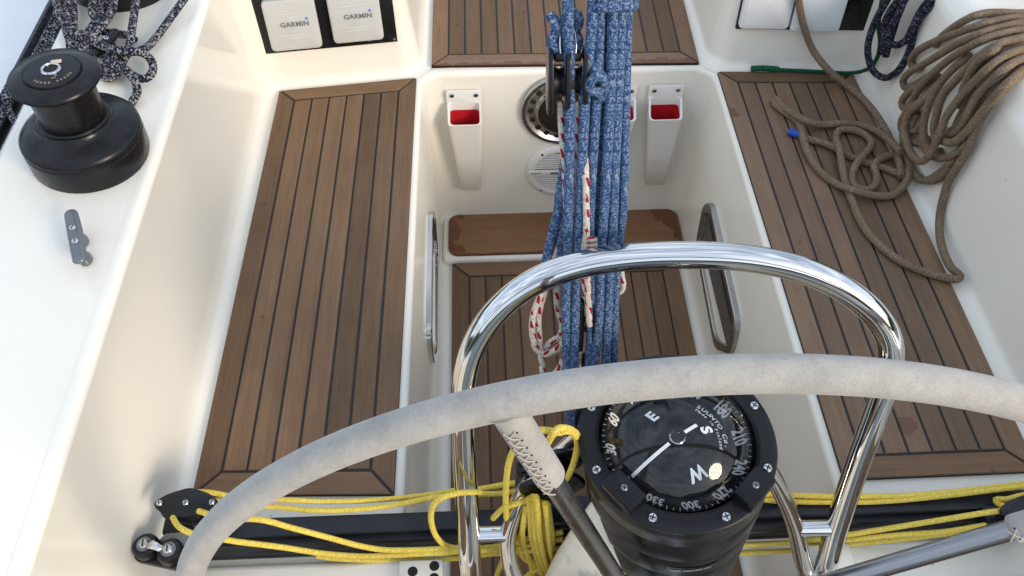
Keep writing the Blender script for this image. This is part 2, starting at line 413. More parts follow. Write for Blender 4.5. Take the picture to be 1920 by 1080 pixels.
# ------------------------------------------------------------------ the setting: water, decks, cockpit moulding
struct(pyd('water', [(-3000, -3000, -1.1), (3000, -3000, -1.1), (3000, 3000, -1.1), (-3000, 3000, -1.1)], [(0, 1, 2, 3)], WATER, None, 0))
vs, fs = [], []; NT = 240
for k in range(NT):
    a = 2 * math.pi * k / NT; h = 7 + 3.5 * math.sin(a * 5 + 1) + 2 * math.sin(a * 13) + random.uniform(-1.2, 1.6); r_ = 85 + 6 * math.sin(a * 3)
    vs += [(r_ * math.cos(a), r_ * math.sin(a), -1.5), ((r_ + 3) * math.cos(a), (r_ + 3) * math.sin(a), h * .6), ((r_ + 9) * math.cos(a), (r_ + 9) * math.sin(a), h), ((r_ + 30) * math.cos(a), (r_ + 30) * math.sin(a), -1.5)]
for k in range(NT):
    j = (k + 1) % NT
    for i in range(3): fs.append((4 * k + i, 4 * j + i, 4 * j + i + 1, 4 * k + i + 1))
tag(pyd('treeline', vs, fs, mat('far_trees', col=(.030, .042, .026), rough=.9), None, 0), 'dark wooded shore round the harbour', 'trees', kind='stuff')
SOLE, BEN, TOP = 0., .5, .8
def arc_path(pts, rads, n=8):
    """polyline in plan with rounded corners"""
    out = []
    for i, p in enumerate(pts):
        p = V(p)
        if i in (0, len(pts) - 1) or not rads[i]: out.append(p); continue
        a, b = V(pts[i - 1]), V(pts[i + 1]); u, v = (a - p).normalized(), (b - p).normalized()
        th = math.acos(max(-1, min(1, u.dot(v)))); d = rads[i] / math.tan(th / 2)
        s, e = p + u * d, p + v * d; c = p + (u + v).normalized() * (rads[i] / math.sin(th / 2))
        a0 = math.atan2(s.y - c.y, s.x - c.x); a1 = math.atan2(e.y - c.y, e.x - c.x)
        da = (a1 - a0 + math.pi) % (2 * math.pi) - math.pi
        for k in range(n + 1):
            t = a0 + da * k / n; out.append(V((c.x + rads[i] * math.cos(t), c.y + rads[i] * math.sin(t))))
    return out
def sweep(name, path, prof, side, m):
    """profile (offset, z) carried along a plan path; side=+1 puts the offset on the left of travel"""
    vs, fs = [], []; n = len(prof)
    for i, p in enumerate(path):
        a = path[min(i + 1, len(path) - 1)] - p; b = p - path[max(i - 1, 0)]
        a = a.normalized() if a.length > 0 else b.normalized(); b = b.normalized() if b.length > 0 else a
        t = (a + b).normalized(); nn = V((-t.y, t.x)) * side; k = 1 / max(.5, nn.dot(V((-a.y, a.x)) * side))
        for d, z in prof: vs.append((p.x + nn.x * d * k, p.y + nn.y * d * k, z))
    for i in range(len(path) - 1):
        for j in range(n - 1): fs.append((i * n + j, i * n + j + 1, (i + 1) * n + j + 1, (i + 1) * n + j))
    return pyd(name, vs, fs, m, None, 50)
def fil(cx, cz, r_, a0, a1, n=6):
    return [(cx + r_ * math.cos(R(a0 + (a1 - a0) * k / n)), cz + r_ * math.sin(R(a0 + (a1 - a0) * k / n))) for k in range(n + 1)]
AFT = -.75
# footwell: rim, side and front walls, cove at the sole
FP = arc_path([(-.15, AFT), (-.15, 1.606), (.541, 1.606), (.541, AFT)], [0, .05, .05, 0])
prof = [(.024, BEN)] + fil(.014, BEN - .013, .013, 90, 180) + [(-.012, .045)] + fil(-.037, .025, .025, 0, -90) + [(-.045, 0.0)]
struct(sweep('footwell_wall', FP, prof, 1, GEL))
# outer cockpit walls: cove, leaning wall, rounded top edge
pc = [(-.034, BEN + .0007)] + [(-.024 + .024 * math.sin(R(a)), BEN + .0247 - .024 * math.cos(R(a))) for a in range(0, 91, 15)] + [(.030, TOP - .014)]
pl_ = pc + fil(.044, TOP - .014, .0145, 175, 90, 5) + [(.05, TOP + .001)]
pr_ = pc[:-1] + [(.024, TOP - .06)] + [(.068 - .044 * math.cos(R(a)), TOP - .046 + .046 * math.sin(R(a))) for a in range(0, 91, 15)]
LP = arc_path([(-.514, AFT), (-.514, 1.574), (-.155, 1.616), (-.150, 2.6)], [0, .055, .06, 0])
RP = arc_path([(.903, AFT), (.903, 1.586), (.538, 1.608), (.533, 2.6)], [0, .07, .06, 0])
struct(sweep('coaming_left', LP, pl_, 1, GEL))
struct(sweep('coaming_right', RP, pr_, -1, GEL))
def slab(name, poly, z, m, zs=None):
    return struct(pyd(name, [(x, y, (zs[i] if zs else z)) for i, (x, y) in enumerate(poly)], [tuple(range(len(poly)))], m, None, 0))
slab('bench_left', [(-.482, AFT), (-.172, AFT), (-.172, 1.63), (-.482, 1.63)], BEN - .0006, GEL)
slab('bench_right', [(.563, AFT), (.872, AFT), (.872, 1.63), (.563, 1.63)], BEN - .0006, GEL)
slab('bridge_deck', [(-.30, 1.6275), (.69, 1.6275), (.69, 2.6), (-.30, 2.6)], BEN - .0012, GEL)
slab('cockpit_sole', [(-.14, AFT), (.53, AFT), (.53, 1.62), (-.14, 1.62)], SOLE - .0006, GEL)
# coaming tops (sloping up outboard), side decks, topsides
def ctop(name, xi, xo, zi, zo, s):
    prof = [(xi, zi), (xo, zo)] + [(xo - s * .018 * math.sin(R(a)), zo - .018 + .018 * math.cos(R(a))) for a in (20, 45, 70, 90)] + [(xo - s * .05, .66), (xo - s * .07, .645)]
    ys = [AFT, 0, .6, 1.2, 1.663 if s > 0 else 1.66]; n = len(prof)
    vs = [(x, y, z) for y in ys for x, z in prof]
    fs = [(i * n + j, i * n + j + 1, (i + 1) * n + j + 1, (i + 1) * n + j) for i in range(len(ys) - 1) for j in range(n - 1)]
    return struct(pyd(name, vs, fs, GEL if s > 0 else GEL, None, 50))
ctop('coaming_top_left', -.5635, -.782, TOP + .0005, TOP + .018, 1)
ctop('coaming_top_right', .9705, 1.24, TOP - .0005, TOP + .012, -1)
slab('side_deck_left', [(-.84, AFT), (-1.62, AFT), (-1.62, 6), (-.84, 6)], .645, DECKW)
slab('side_deck_right', [(1.30, AFT), (2.02, AFT), (2.02, 6), (1.30, 6)], .645, DECKW)
slab('cabin_top_left', [(-.85, 1.6625), (-.2105, 1.6625), (-.2105, 6), (-.85, 6)], TOP + .0015, DECKW)
slab('cabin_top_right', [(.60, 1.661), (1.31, 1.661), (1.31, 6), (.60, 6)], TOP + .0015, DECKW)
struct(box('hull_side_left', (-1.635, 2.6, -.23), (.03, 6.8, 1.77), DECKW)); struct(box('hull_side_right', (2.035, 2.6, -.23), (.03, 6.8, 1.77), DECKW))
# helm seats and the moulded ledges aft of the traveller
def ledge(name, x0, x1, y0, y1, z0, z1, bev):
    bm = bmesh.new(); bbox(bm, ((x0 + x1) / 2, (y0 + y1) / 2, (z0 + z1) / 2), (x1 - x0, y1 - y0, z1 - z0), None, bev, 4)
    return struct(bmo(name, bm, GEL))
ledge('helm_ledge_left', -.478, -.135, -.6, .446, .42, .513, .012)
ledge('helm_ledge_right', .52, .868, -.6, .446, .42, .513, .012)
for i, sx_ in enumerate((-1, 1)):
    bx_ = .1955 + sx_ * .368
    slab('bench_corner_left' if sx_ < 0 else 'bench_corner_right', [(bx_, 1.572), (bx_ - sx_ * .056, 1.6315), (bx_, 1.6315)], BEN - .0022, GEL)
# raised step at the forward end of the sole
bm = bmesh.new(); bbox(bm, (.1955, 1.512, .011), (.652, .17, .028), None, .010, 3); struct(bmo('cockpit_step', bm, GEL))

# ------------------------------------------------------------------ teak
def plankmesh(poly, z0, z1, bev=.0012):
    bm = bmesh.new(); vs0 = [bm.verts.new((x, y, z0)) for x, y in poly]
    vs1 = [bm.verts.new((x, y, z1 - bev)) for x, y in poly]; c = sum((V((x, y)) for x, y in poly), V((0, 0))) / len(poly)
    def ins(p):
        p = V(p); d = (c - p); return p + V((math.copysign(min(bev, abs(d.x)), d.x), math.copysign(min(bev, abs(d.y)), d.y)))
    vs2 = [bm.verts.new((*ins(p), z1)) for p in poly]; n = len(poly)
    for a, b in ((vs0, vs1), (vs1, vs2)):
        for i in range(n): bm.faces.new((a[i], a[(i + 1) % n], b[(i + 1) % n], b[i]))
    bm.faces.new(vs2); bm.faces.new(vs0[::-1]); return bm
def teak_panel(par, c, nin, mw, z, ma=TEAK, mb=TEAKX, aft=True, front=True, gap=.0042, rad=.012, mfront=None, maft=None, margin_aft=None):
    """c = corners (front-left, front-right, aft-right, aft-left); nin inner planks between two margin boards"""
    fl, fr, ar, al = [V(p) for p in c]; g = gap / 2
    bed = prism('caulking', [tuple(al), tuple(ar), tuple(fr), tuple(fl)], z - .0002, z + .0062, CAULK, par)
    def P(u, v):                                  # u 0..1 left-right, v 0..1 aft-front
        return (al * (1 - u) + ar * u) * (1 - v) + (fl * (1 - u) + fr * u) * v
    W = (fr - fl).length; H = (fl - al).length; mu = mw / W; mv = mw / H; gu = g / W; gv = g / H
    zt = z + .0085
    v0 = mv if aft else 0.; v1 = 1 - mv if front else 1.
    def add(name, uv, m):
        poly = [tuple(P(u, v)) for u, v in uv]; o = bmo(name, plankmesh(poly, z + .0005, zt), m, par); return o
    def rc(uv, i, r_=rad):                        # round one corner of the board
        ru, rv = r_ / W, r_ / H; u, v = uv[i]; a = uv[i - 1]; b = uv[(i + 1) % len(uv)]
        sa = V((a[0] - u, a[1] - v)); sb = V((b[0] - u, b[1] - v))
        def unit(s): return (math.copysign(ru, s.x) if abs(s.x) * W > abs(s.y) * H else 0, math.copysign(rv, s.y) if abs(s.y) * H >= abs(s.x) * W else 0)
        ua, ub = unit(sa), unit(sb); pts = []
        for k in range(5):
            t = R(90 * k / 4); ca, cb = 1 - math.sin(t), 1 - math.cos(t)
            pts.append((u + ua[0] * ca + ub[0] * cb, v + ua[1] * ca + ub[1] * cb))
        return uv[:i] + pts + uv[i + 1:]
    add('margin_board', [(0, gv if aft else 0), (mu - gu, v0 + gv if aft else 0), (mu - gu, v1 - gv if front else 1), (0, 1 - gv if front else 1)], ma)
    add('margin_board', [(1 - mu + gu, v0 + gv if aft else 0), (1, gv if aft else 0), (1, 1 - gv if front else 1), (1 - mu + gu, v1 - gv if front else 1)], ma)
    if front: add('margin_board', [(mu - gu * 0, v1 + gv), (1 - mu, v1 + gv), (1 - gu * 2, 1), (gu * 2, 1)], mb)
    if aft: add('margin_board', [(gu * 2, 0), (1 - gu * 2, 0), (1 - mu, v0 - gv), (mu, v0 - gv)], margin_aft or mb)
    pw = (1 - 2 * mu) / nin
    for k in range(nin):
        a, b = mu + pw * k + gu, mu + pw * (k + 1) - gu
        add('plank', [(a, v0 + gv), (b, v0 + gv), (b, v1 - gv), (a, v1 - gv)], ma)
ob = bpy.data.objects
teak_panel(ob['bench_left'], [(-.478, 1.551), (-.163, 1.586), (-.166, .549), (-.486, .560)], 6, .0395, BEN)
teak_panel(ob['bench_right'], [(.550, 1.581), (.868, 1.567), (.874, .548), (.556, .546)], 6, .0395, BEN, ma=TEAKSPOT)
teak_panel(ob['bridge_deck'], [(-.130, 2.35), (.526, 2.35), (.512, 1.617), (-.128, 1.631)], 14, .041, BEN, front=False, margin_aft=WETBRIDGE)
teak_panel(ob['cockpit_sole'], [(-.106, 1.424), (.505, 1.424), (.505, -.6), (-.106, -.6)], 12, .046, SOLE + .004, aft=False)
teak_panel(ob['helm_ledge_left'], [(-.465, .375), (-.15, .375), (-.15, -.55), (-.465, -.55)], 4, .045, .5135)  # teak on both helm ledges, out of view, added to darken the chrome's reflections
teak_panel(ob['helm_ledge_right'], [(.535, .375), (.855, .375), (.855, -.55), (.535, -.55)], 4, .045, .5135)
# the single board on the step
sb_ = prism('step_board', rrect(.640, .146, .028, 6, .204, 1.511), .0235, .0335, WETSTEP, ob['cockpit_step'], bev=.002)

# ------------------------------------------------------------------ winches
def arc_text(s, r_, a_mid, size, mxw, z, m, parent, name, step=None, bold=.0002):
    st = step or size * .78 / r_
    bm_objs = []
    for i, ch in enumerate(s):
        if ch == ' ': continue
        a = a_mid + (i - (len(s) - 1) / 2) * st
        mx = mxw @ M4.Translation((r_ * math.cos(a), r_ * math.sin(a), z)) @ M4.Rotation(a + R(90), 4, 'Z')
        text(name, ch, size, mx, m, parent, bold=bold)
def winch(loc, tilt, label, group, s=1., letters=True):
    e = empty('winch', loc); tag(e, label, 'winch', group)
    ax = V((tilt, 0, 1)).normalized(); x = V((1, 0, 0)); x = (x - ax * x.dot(ax)).normalized(); y = ax.cross(x)
    mx = frame((0, 0, 0), x, y, ax) @ M4.Scale(s, 4)
    bs = lathe('base', [(.092, -.012), (.0955, .0), (.0955, .037), (.0935, .0385), (.0935, .041), (.0955, .0425), (.0950, .049), (.0905, .0545), (.080, .0600), (.064, .0655), (.057, .0705), (.055, .0755), (.051, .076)], BLACK, e, 56, mx)
    lathe('base_ring', [(.0535, .0758), (.0560, .0790), (.0535, .082), (.049, .082)], BLACK, bs, 40, mx, cap=False)
    lathe('drum', [(.049, .078), (.0495, .085), (.0500, .115), (.0515, .138), (.0545, .148), (.060, .152)], BLACK, e, 48, mx, cap=False)
    lathe('drum_flange', [(.052, .1495), (.0670, .1525), (.0690, .156), (.0680, .160), (.064, .1635), (.0445, .1670), (.043, .166)], BLACK, e, 56, mx)
    cp = lathe('cap', [(.0425, .165), (.0415, .1688), (.040, .170), (.020, .1712), (.013, .171)], BLACK, e, 48, mx)
    star = []
    for k in range(16):
        a = 2 * math.pi * k / 16; rr = .0098 if k % 2 else .0068; star.append((rr * math.cos(a), rr * math.sin(a)))
    lathe('socket', [(.0150, .170), (.0152, .1728), (.0138, .1745), (.0112, .1745), (.0105, .1735), (.0105, .1705)], CHROME, cp, 32, mx, cap=False)
    prism('socket_hole', star, .1706, .1718, HOLE, cp, mx)
    if letters:
        box('tape', mx @ V((.003, .018, .1726)), (.0155, .0075, .0014), TAPE, cp, rot=(mx.to_3x3() @ M4.Rotation(.25, 3, 'Z')))
        arc_text('THREE SPEED', .0325, R(-68), .0060, mx, .1712, GOLD, cp, 'lettering', step=.185)
        arc_text('48', .0225, R(-66), .0050, mx, .1716, GOLD, cp, 'lettering', step=.17)
    return e
WL = AZ(172, 288, .808)
winch((WL.x, WL.y, .812), .045, 'black winch with lettered cap, standing alone behind the grey cleat', 'deck winches', .96)
W2 = AZ(232, -28, .81); winch((W2.x, W2.y, .816), .03, 'black winch cut by the top edge, beneath the flecked rope pile', 'deck winches', 1.02, False)
W3 = AZ(1952, -62, .806); winch((W3.x, W3.y, .808), 0, 'black winch just showing at the top corner above the brown coil', 'deck winches', 1., False)

# grey horn cleat
def horn_cleat(loc, dirv, ln, m, label, name='horn_cleat', h=.026):
    e = empty(name, loc); tag(e, label, 'cleat'); d = V((dirv[0], dirv[1], 0)).normalized(); n = V((0, 0, 1)); s = n.cross(d)
    mx = frame((0, 0, 0), d, s, n)
    bm = bmesh.new(); seg = 12; rings = []
    for i in range(33):
        t = -math.cos(math.pi * i / 32); k_ = math.sqrt(max(.02, 1 - max(0, (abs(t) - .86) / .14) ** 2)); hw = .0112 * (1 - .16 * abs(t) ** 2) * k_; hz = .0078 * (1 - .30 * abs(t)) * k_
        rings.append([bm.verts.new((t * ln / 2, hw * math.cos(2 * math.pi * k / seg), h + .004 * abs(t) ** 2 + hz * math.sin(2 * math.pi * k / seg))) for k in range(seg)])
    for a, b in zip(rings, rings[1:]):
        for k in range(seg): bm.faces.new((a[k], a[(k + 1) % seg], b[(k + 1) % seg], b[k]))
    bm.faces.new(rings[0]); bm.faces.new(rings[-1])
    bmo('horn', bm, m, e, 60, mx)
    for t in (-.17, .17):
        lathe('foot', [(.0105, -.004), (.0105, .002), (.0080, .006), (.0075, h - .002)], m, e, 18, mx @ M4.Translation((t * ln, 0, 0)) @ M4.Diagonal((1.2, .9, 1, 1)))
        slot_screw(e, mx @ V((t * ln * .75, 0, h + .0072)), (0, 0, 1), .0052, ang=.9 + t)
    return e
ca, cb = AZ(134, 400, .835), AZ(152, 494, .835)
horn_cleat(((ca.x + cb.x) / 2, (ca.y + cb.y) / 2, .809), (cb - ca), (cb - ca).length * 1.05, GREYAL, 'small grey metal horn cleat on the white deck below the winch')
cc = AZ(212, 85, .83); horn_cleat((cc.x - .01, cc.y - .01, .812), (.35, 1, 0), .085, BLACK, 'black horn cleat buried under the flecked rope pile')

# black sail track on the side deck
trk = empty('sail_track', (-.965, .6, .645)); tag(trk, 'black sail track along the side deck at the left edge', 'track')
box('rail', (0, .4, .012), (.03, 3.4, .016), TRACK, trk, bev=.002); box('rail_foot', (0, .4, .002), (.05, 3.4, .004), TRACK, trk)

# ------------------------------------------------------------------ instrument panels
def wall_frame(p0, p1, lean):
    x = (V((p1[0] - p0[0], p1[1] - p0[1], 0))).normalized(); up = V((0, 0, 1)); n = x.cross(up); z = (n + up * 0 ).normalized()
    y = (up + (-n) * lean).normalized(); z = x.cross(y).normalized(); return x, y, z
wx, wy, wz = wall_frame((-.514, 1.574), (-.155, 1.616), .118)
def on_wall(px, py, o, n): return pl(px, py, o, n)
wo_ = V((-.3345, 1.595, .524))
def wl(px, py, off=0.): return pl(px, py, wo_ + wz * off, wz)
A = wl(487, 101, .003); B = wl(745, 73, .003); up_h = .158
pe = empty('instrument_console', A); tag(pe, 'black panel holding two grey lettered instrument covers, left of the companionway', 'console')
wid = (B - A).dot(wx)
pmx = frame((0, 0, 0), wx, wy, wz)
prism('plate', [(0, 0), (wid, 0), (wid, up_h), (0, up_h)], -.022, .004, BLACKP, pe, pmx, bev=.0008)
for (u_, v_) in ((.007, .006), (wid - .007, .006), (.007, up_h - .018), (wid - .007, up_h - .018)):
    slot_screw(pe, pmx @ V((u_, v_, .004)), wz, .0036, ang=random.random() * 3)
def cover(px0, py0, px1, label):
    a = wl(px0, py0, .016); b = wl(px1, py0 - (px1 - px0) * .10, .016); wd = .112
    e = empty('instrument_cover', a); tag(e, label, 'cover', 'lettered instrument covers')
    o = M4.Translation((0, 0, 0)) @ pmx
    s = prism('shell', rrect(wd, .118, .010, 6, wd / 2, .059), -.014, .006, COVERG, e, o, bev=.004, seg=3)
    # shallow moulded waves
    for i, (yy, amp) in enumerate(((.024, 1), (.038, -1), (.082, 1), (.096, -1))):
        pts = [(.016 + .08 * k / 10, yy + .004 * amp * math.sin(math.pi * k / 10) + .004 * k / 10) for k in range(11)]
        vs, fs = [], []
        for k, (x_, y_) in enumerate(pts):
            t = math.sin(math.pi * k / 10); vs += [o @ V((x_, y_ - .005 * t - .0005, .0061)), o @ V((x_, y_, .0061 + .0011 * t)), o @ V((x_, y_ + .0012, .0061))]
        for k in range(10):
            for j in (0, 1): fs.append((3 * k + j, 3 * k + j + 1, 3 * k + j + 4, 3 * k + j + 3))
        pyd('moulded_wave', vs, fs, COVERG, s, 60)
    text('lettering', 'GARMIN', .0155, o @ M4.Translation((.062, .062, .0066)), PRINTG, s, bold=.0004, sx=1.02, space=1.05)
    prism('triangle_mark', [(.0, 0), (.0075, 0), (.00375, .0062)], .0064, .0068, PRINTB, s, o @ M4.Translation((.0855, .0715, 0)))
    bm = bmesh.new(); bbox(bm, (.078, -.002, -.006), (.007, .006, .008)); bmo('catch', bm, GREYAL, e, 0, o)
cover(511, 96, 598, 'grey instrument cover nearer the winch, all of its lower edge showing')
cover(627, 81, 715, 'grey instrument cover nearer the companionway, cut by the top edge')
rx, ry, rz = wall_frame((.538, 1.608), (.903, 1.586), .118)
ro_ = V((.7205, 1.597, .524))
def wr(px, py, off=0.): return pl(px, py, ro_ + rz * off, rz)
A = wr(1379, 53, .003); rmx = frame((0, 0, 0), rx, ry, rz)
pe = empty('instrument_console', A); tag(pe, 'black panel with two white covers behind the green strap', 'console')
prism('plate', [(0, 0), (.315, 0), (.315, .15), (0, .15)], -.024, .004, BLACKP, pe, rmx, bev=.0008)
for p0, lb in (((1384, 53), 'white instrument cover on the panel above the bare teak corner'), ((1479, 58), 'white instrument cover crossed by the hanging brown rope')):
    a = wr(*p0, .016); e = empty('instrument_cover', a); tag(e, lb, 'cover', 'plain white instrument covers')
    s = prism('shell', rrect(.112, .118, .010, 6, .056, .059), -.014, .005, WHITEP2, e, rmx, bev=.004, seg=3)
    prism('raised_face', rrect(.098, .104, .009, 6, .056, .059), .004, .0062, WHITEP2, s, rmx, bev=.001)

# ------------------------------------------------------------------ winch-handle holders on the footwell wall
WALLY = 1.600
def holder(x0, x1, ztop, zbot, skew, label):
    wt = x1 - x0; cx = (x0 + x1) / 2; e = empty('handle_holder', (cx, WALLY, zbot)); tag(e, label, 'handle holder', 'handle holders on the footwell wall')
    H = ztop - zbot; hp = H * .82
    # outer shell: tapered pocket with back plate
    N = 28
    def ring(w_, d_, z, yb, r_=.012, dx=0):
        pts = rrect(w_, d_, min(r_, w_ * .4, d_ * .4), 5); return [V((x + dx, yb - d_ / 2 - y * -1 * -1 if False else yb - d_ / 2 + y, z)) for x, y in pts]
    wb = wt * .64; lv = [(0, wb - .006, .026), (.004, wb, .030), (hp * .5, (wb + wt) / 2 * .97, .038), (hp * .88, wt * .95, .046), (hp, wt * .96, .052)]
    vs, fs = [], []; rings = []
    for z, w_, d_ in lv:
        rings.append(ring(w_, d_, z, -.001, .011, skew * (1 - z / hp)))
    # lip: front edge dips, as moulded
    n = len(rings[0])
    top = rings[-1]
    for v in top:
        f = max(0, -v.y - .012) / .04; v.z += -.010 * f + .022 * (1 - min(1, f * 2.2))
    inner = [V((v.x * .88, -.026 + (v.y + .027) * .84, v.z - .001)) for v in top]
    floor_ = [V((v.x * .92, -.022 + (v.y + .026) * .80, hp * .70)) for v in inner]
    allr = rings + [inner, floor_]
    for r_ in allr: vs += r_
    for i in range(len(allr) - 1):
        for k in range(n): fs.append((i * n + k, i * n + (k + 1) % n, (i + 1) * n + (k + 1) % n, (i + 1) * n + k))
    fs.append(tuple(range(n))[::-1])
    m = len(allr) - 1; fs.append(tuple(m * n + k for k in range(n)))
    pk = pyd('pocket', vs, fs, WHITEP, e, 50)
    # red liner, set down inside
    vs = []; fs = []
    def lerp_ring(t, k): return [V((a.x * k, a.y + (-.024 - a.y) * (1 - k), a.z)) for a in [p * (1 - t) + q_ * t for p, q_ in zip(inner, floor_)]]
    rings2 = [lerp_ring(.03, .985), lerp_ring(.97, .97)]
    zl = hp * .995
    for v in rings2[0]: v.z = min(v.z, zl) if v.y > -.03 else v.z
    vs = rings2[0] + rings2[1]
    for k in range(n): fs.append((k, (k + 1) % n, n + (k + 1) % n, n + k))
    fs.append(tuple(n + k for k in range(n)))
    pyd('red_liner', vs, fs, REDP, e, 50)
    bp = prism('back_plate', rrect(wt, H - hp * .98, .006, 4, 0, hp * .98 + (H - hp * .98) / 2), .0005, .0038, WHITEP, e, frame((0, 0, 0), V((1, 0, 0)), V((0, 0, 1)), V((0, -1, 0))), bev=.0012)
    for s in (-1, 1):
        cheek = [(s * wt * .5, hp * .9), (s * wt * .5, H), (s * wt * .44, H), (s * wt * .40, H * .90), (s * wt * .36, hp * 1.0), (s * wt * .40, hp * .9)]
        slot_screw(e, (s * wt * .34, -.0036, H - .014), (0, -1, 0), .0062, ang=.5, cross=True)
    return e
holder(-.097, -.011, .458, .140, .006, 'white red-lined handle holder by itself, beyond the black-framed chrome ring')
ob['handle_holder']['label'] = 'white red-lined handle holder standing alone on the port side of the speaker'
holder(.282, .368, .458, .140, -.014, 'white red-lined handle holder half hidden behind the blue ropes')
holder(.396, .482, .458, .140, .012, 'white red-lined handle holder farthest from the speaker, by the bench')

# ------------------------------------------------------------------ chrome ring and speaker on the footwell wall
wf = frame((0, 0, 0), V((1, 0, 0)), V((0, 0, 1)), V((0, -1, 0)))
e = empty('round_vent', (.193, WALLY + .002, .387)); tag(e, 'round chrome ring with holes and dark centre beside the black block', 'vent')
lathe('outer_rim', [(.110, -.004), (.110, .006), (.106, .010), (.098, .010)], BRUSHED, e, 56, wf, cap=False)
lathe('dished_ring', [(.1005, .0095), (.097, .0095), (.088, .002), (.072, .004), (.070, .013), (.066, .014)], BRIGHT, e, 56, wf, cap=False)
lathe('dark_centre', [(.067, .004), (.067, .0125), (.064, .0135), (.030, .0142), (.0001, .0143)], BROWNG, e, 48, wf)
lathe('backing', [(.104, -.003), (.0001, -.003)], HOLE, e, 32, wf, cap=False)
for k in range(18):
    a = 2 * math.pi * k / 18; cx, cz = .0835 * math.cos(a), .0835 * math.sin(a)
    lathe('hole', [(.0072, .0018), (.0072, .0046), (.0001, .0047)], GREYPANE if False else HOLE, e, 14, wf @ M4.Translation((cx, cz, 0)))
for k in range(12):
    a = 2 * math.pi * (k + .3) / 12; box('rim_notch', wf @ V((.104 * math.cos(a), .104 * math.sin(a), .0093)), (.007, .002, .0012), CHROME, e, rot=(wf @ M4.Rotation(a, 4, 'Z')).to_3x3())
e = empty('speaker', (.193, WALLY - .000, .182)); tag(e, 'round white slatted speaker below the chrome ring, half behind blue ropes', 'speaker')
sf = wf @ M4.Diagonal((1, 1.0, 1, 1))
lathe('surround', [(.094, -.004), (.094, .004), (.089, .010), (.078, .013), (.072, .0115), (.070, .006)], SPEAKG, e, 56, sf, cap=False)
lathe('backing', [(.073, .0035), (.0001, .0035)], HOLE, e, 40, sf, cap=False)
for k in range(-8, 9):
    if abs(k) <= 1: continue
    y0 = k * .0078; hw = math.sqrt(max(.0001, .0715 ** 2 - y0 ** 2))
    box('slat', sf @ V((0, y0, .0085)), (hw * 2, .0044, .0042), SPEAKG, e, rot=sf.to_3x3(), bev=.0006)
bb = box('centre_bar', sf @ V((0, 0, .0105)), (.172, .0185, .007), SPEAKG, e, rot=sf.to_3x3(), bev=.002)
text('lettering', 'SONY', .0085, sf @ M4.Translation((-.066, .001, .0142)), PRINTG, bb, bold=.0002, sx=1.25)
prism('badge', rrect(.062, .007, .0034, 5), .0138, .0146, GREYAL, bb, sf @ M4.Translation((.002, 0, 0)))
for a in (R(128), R(232), R(52), R(308)):
    lathe('screw_recess', [(.0035, .010), (.0035, .0122), (.0001, .0123)], HOLE, e, 12, sf @ M4.Translation((.083 * math.cos(a), .083 * math.sin(a), 0)))

# ------------------------------------------------------------------ portlights in the footwell sides
def portlight(x, s, label, pane):
    e = empty('portlight', (x, 1.18, .21)); tag(e, label, 'portlight', 'portlights in the footwell sides')
    mx = frame((0, 0, 0), V((0, 1, 0)), V((0, 0, 1)), V((s, 0, 0)))
    def outline(k):
        P = [(-.195, -.012), (-.17, .078), (.165, .100), (.205, .052), (.182, -.078), (-.115, -.112)]
        P = [V(p) * k if False else V((p[0] * (1 - (1 - k) * .45), p[1] * k)) for p in P]
        Q = P + P[:1]; out = []
        for i in range(len(P)):
            a, b, c = P[i - 1], P[i], P[(i + 1) % len(P)]; u, v = (a - b).normalized(), (c - b).normalized(); d = min(.030, (a - b).length * .42, (c - b).length * .42)
            for t in (0, .25, .5, .75, 1):
                out.append(tuple((b + u * d) * (1 - t) ** 2 + b * 2 * t * (1 - t) + (b + v * d) * t * t))
        return out
    o, i_ = outline(1.), outline(.78); n = len(o); vs, fs = [], []
    for (pp, zz) in ((o, -.014), (o, .011), ([(a * .985, b * .975) for a, b in o], .0135), ([(a * 1.01, b * 1.03) for a, b in i_], .0135), (i_, .011), (i_, -.010)):
        vs += [mx @ V((a, b, zz)) for a, b in pp]
    for j in range(5):
        for k in range(n): fs.append((j * n + k, j * n + (k + 1) % n, (j + 1) * n + (k + 1) % n, (j + 1) * n + k))
    pyd('frame', vs, fs, STEEL if s > 0 else BRUSHED, e, 35)
    if s < 0:
        prism('shade_band', [(-.150, .052), (.135, .074), (.160, .046), (.120, .040), (-.155, .020)], .0030, .0055, HOLE, e, mx)  # black band paints the shadow and dark interior inside the frame's upper edge
    pn = prism('pane', [(a * 1.0, b * 1.0) for a, b in outline(.79)], -.004, .004, pane, e, mx)
    return e
portlight(-.146, 1, 'slim stainless portlight in the port side of the footwell', GREYPANE)
portlight(.5365, -1, 'stainless portlight with smoked pane in the starboard side of the footwell', GLASSD)

# ------------------------------------------------------------------ traveller beam and its fittings
tv = empty('traveller_track', (.19, .478, BEN)); tag(tv, 'black mainsheet traveller beam spanning both benches', 'traveller')
TX0, TX1 = -.45, .86
def xbar(name, prof, x0, x1, m, parent, smooth=30):
    n = len(prof); vs = [V((x0 - .19, y - .478, z - BEN)) for y, z in prof] + [V((x1 - .19, y - .478, z - BEN)) for y, z in prof]
    fs = [(k, (k + 1) % n, n + (k + 1) % n, n + k) for k in range(n)] + [tuple(range(n))[::-1], tuple(n + k for k in range(n))]
    return pyd(name, vs, fs, m, parent, smooth)
xbar('beam', [(.456, .5005), (.499, .5005), (.501, .503), (.501, .545), (.499, .548), (.459, .548), (.456, .544), (.456, .533), (.4585, .531), (.4585, .527), (.456, .525), (.456, .514), (.4575, .512), (.4575, .509), (.456, .507)], TX0, TX1, TRACK, tv)
xbar('rail', [(.470, .5478), (.492, .5478), (.492, .551), (.4885, .554), (.4885, .556), (.4945, .559), (.4945, .5625), (.4675, .5625), (.4675, .559), (.4735, .556), (.4735, .554), (.470, .551)], TX0 + .02, TX1 - .02, TRACK, tv)
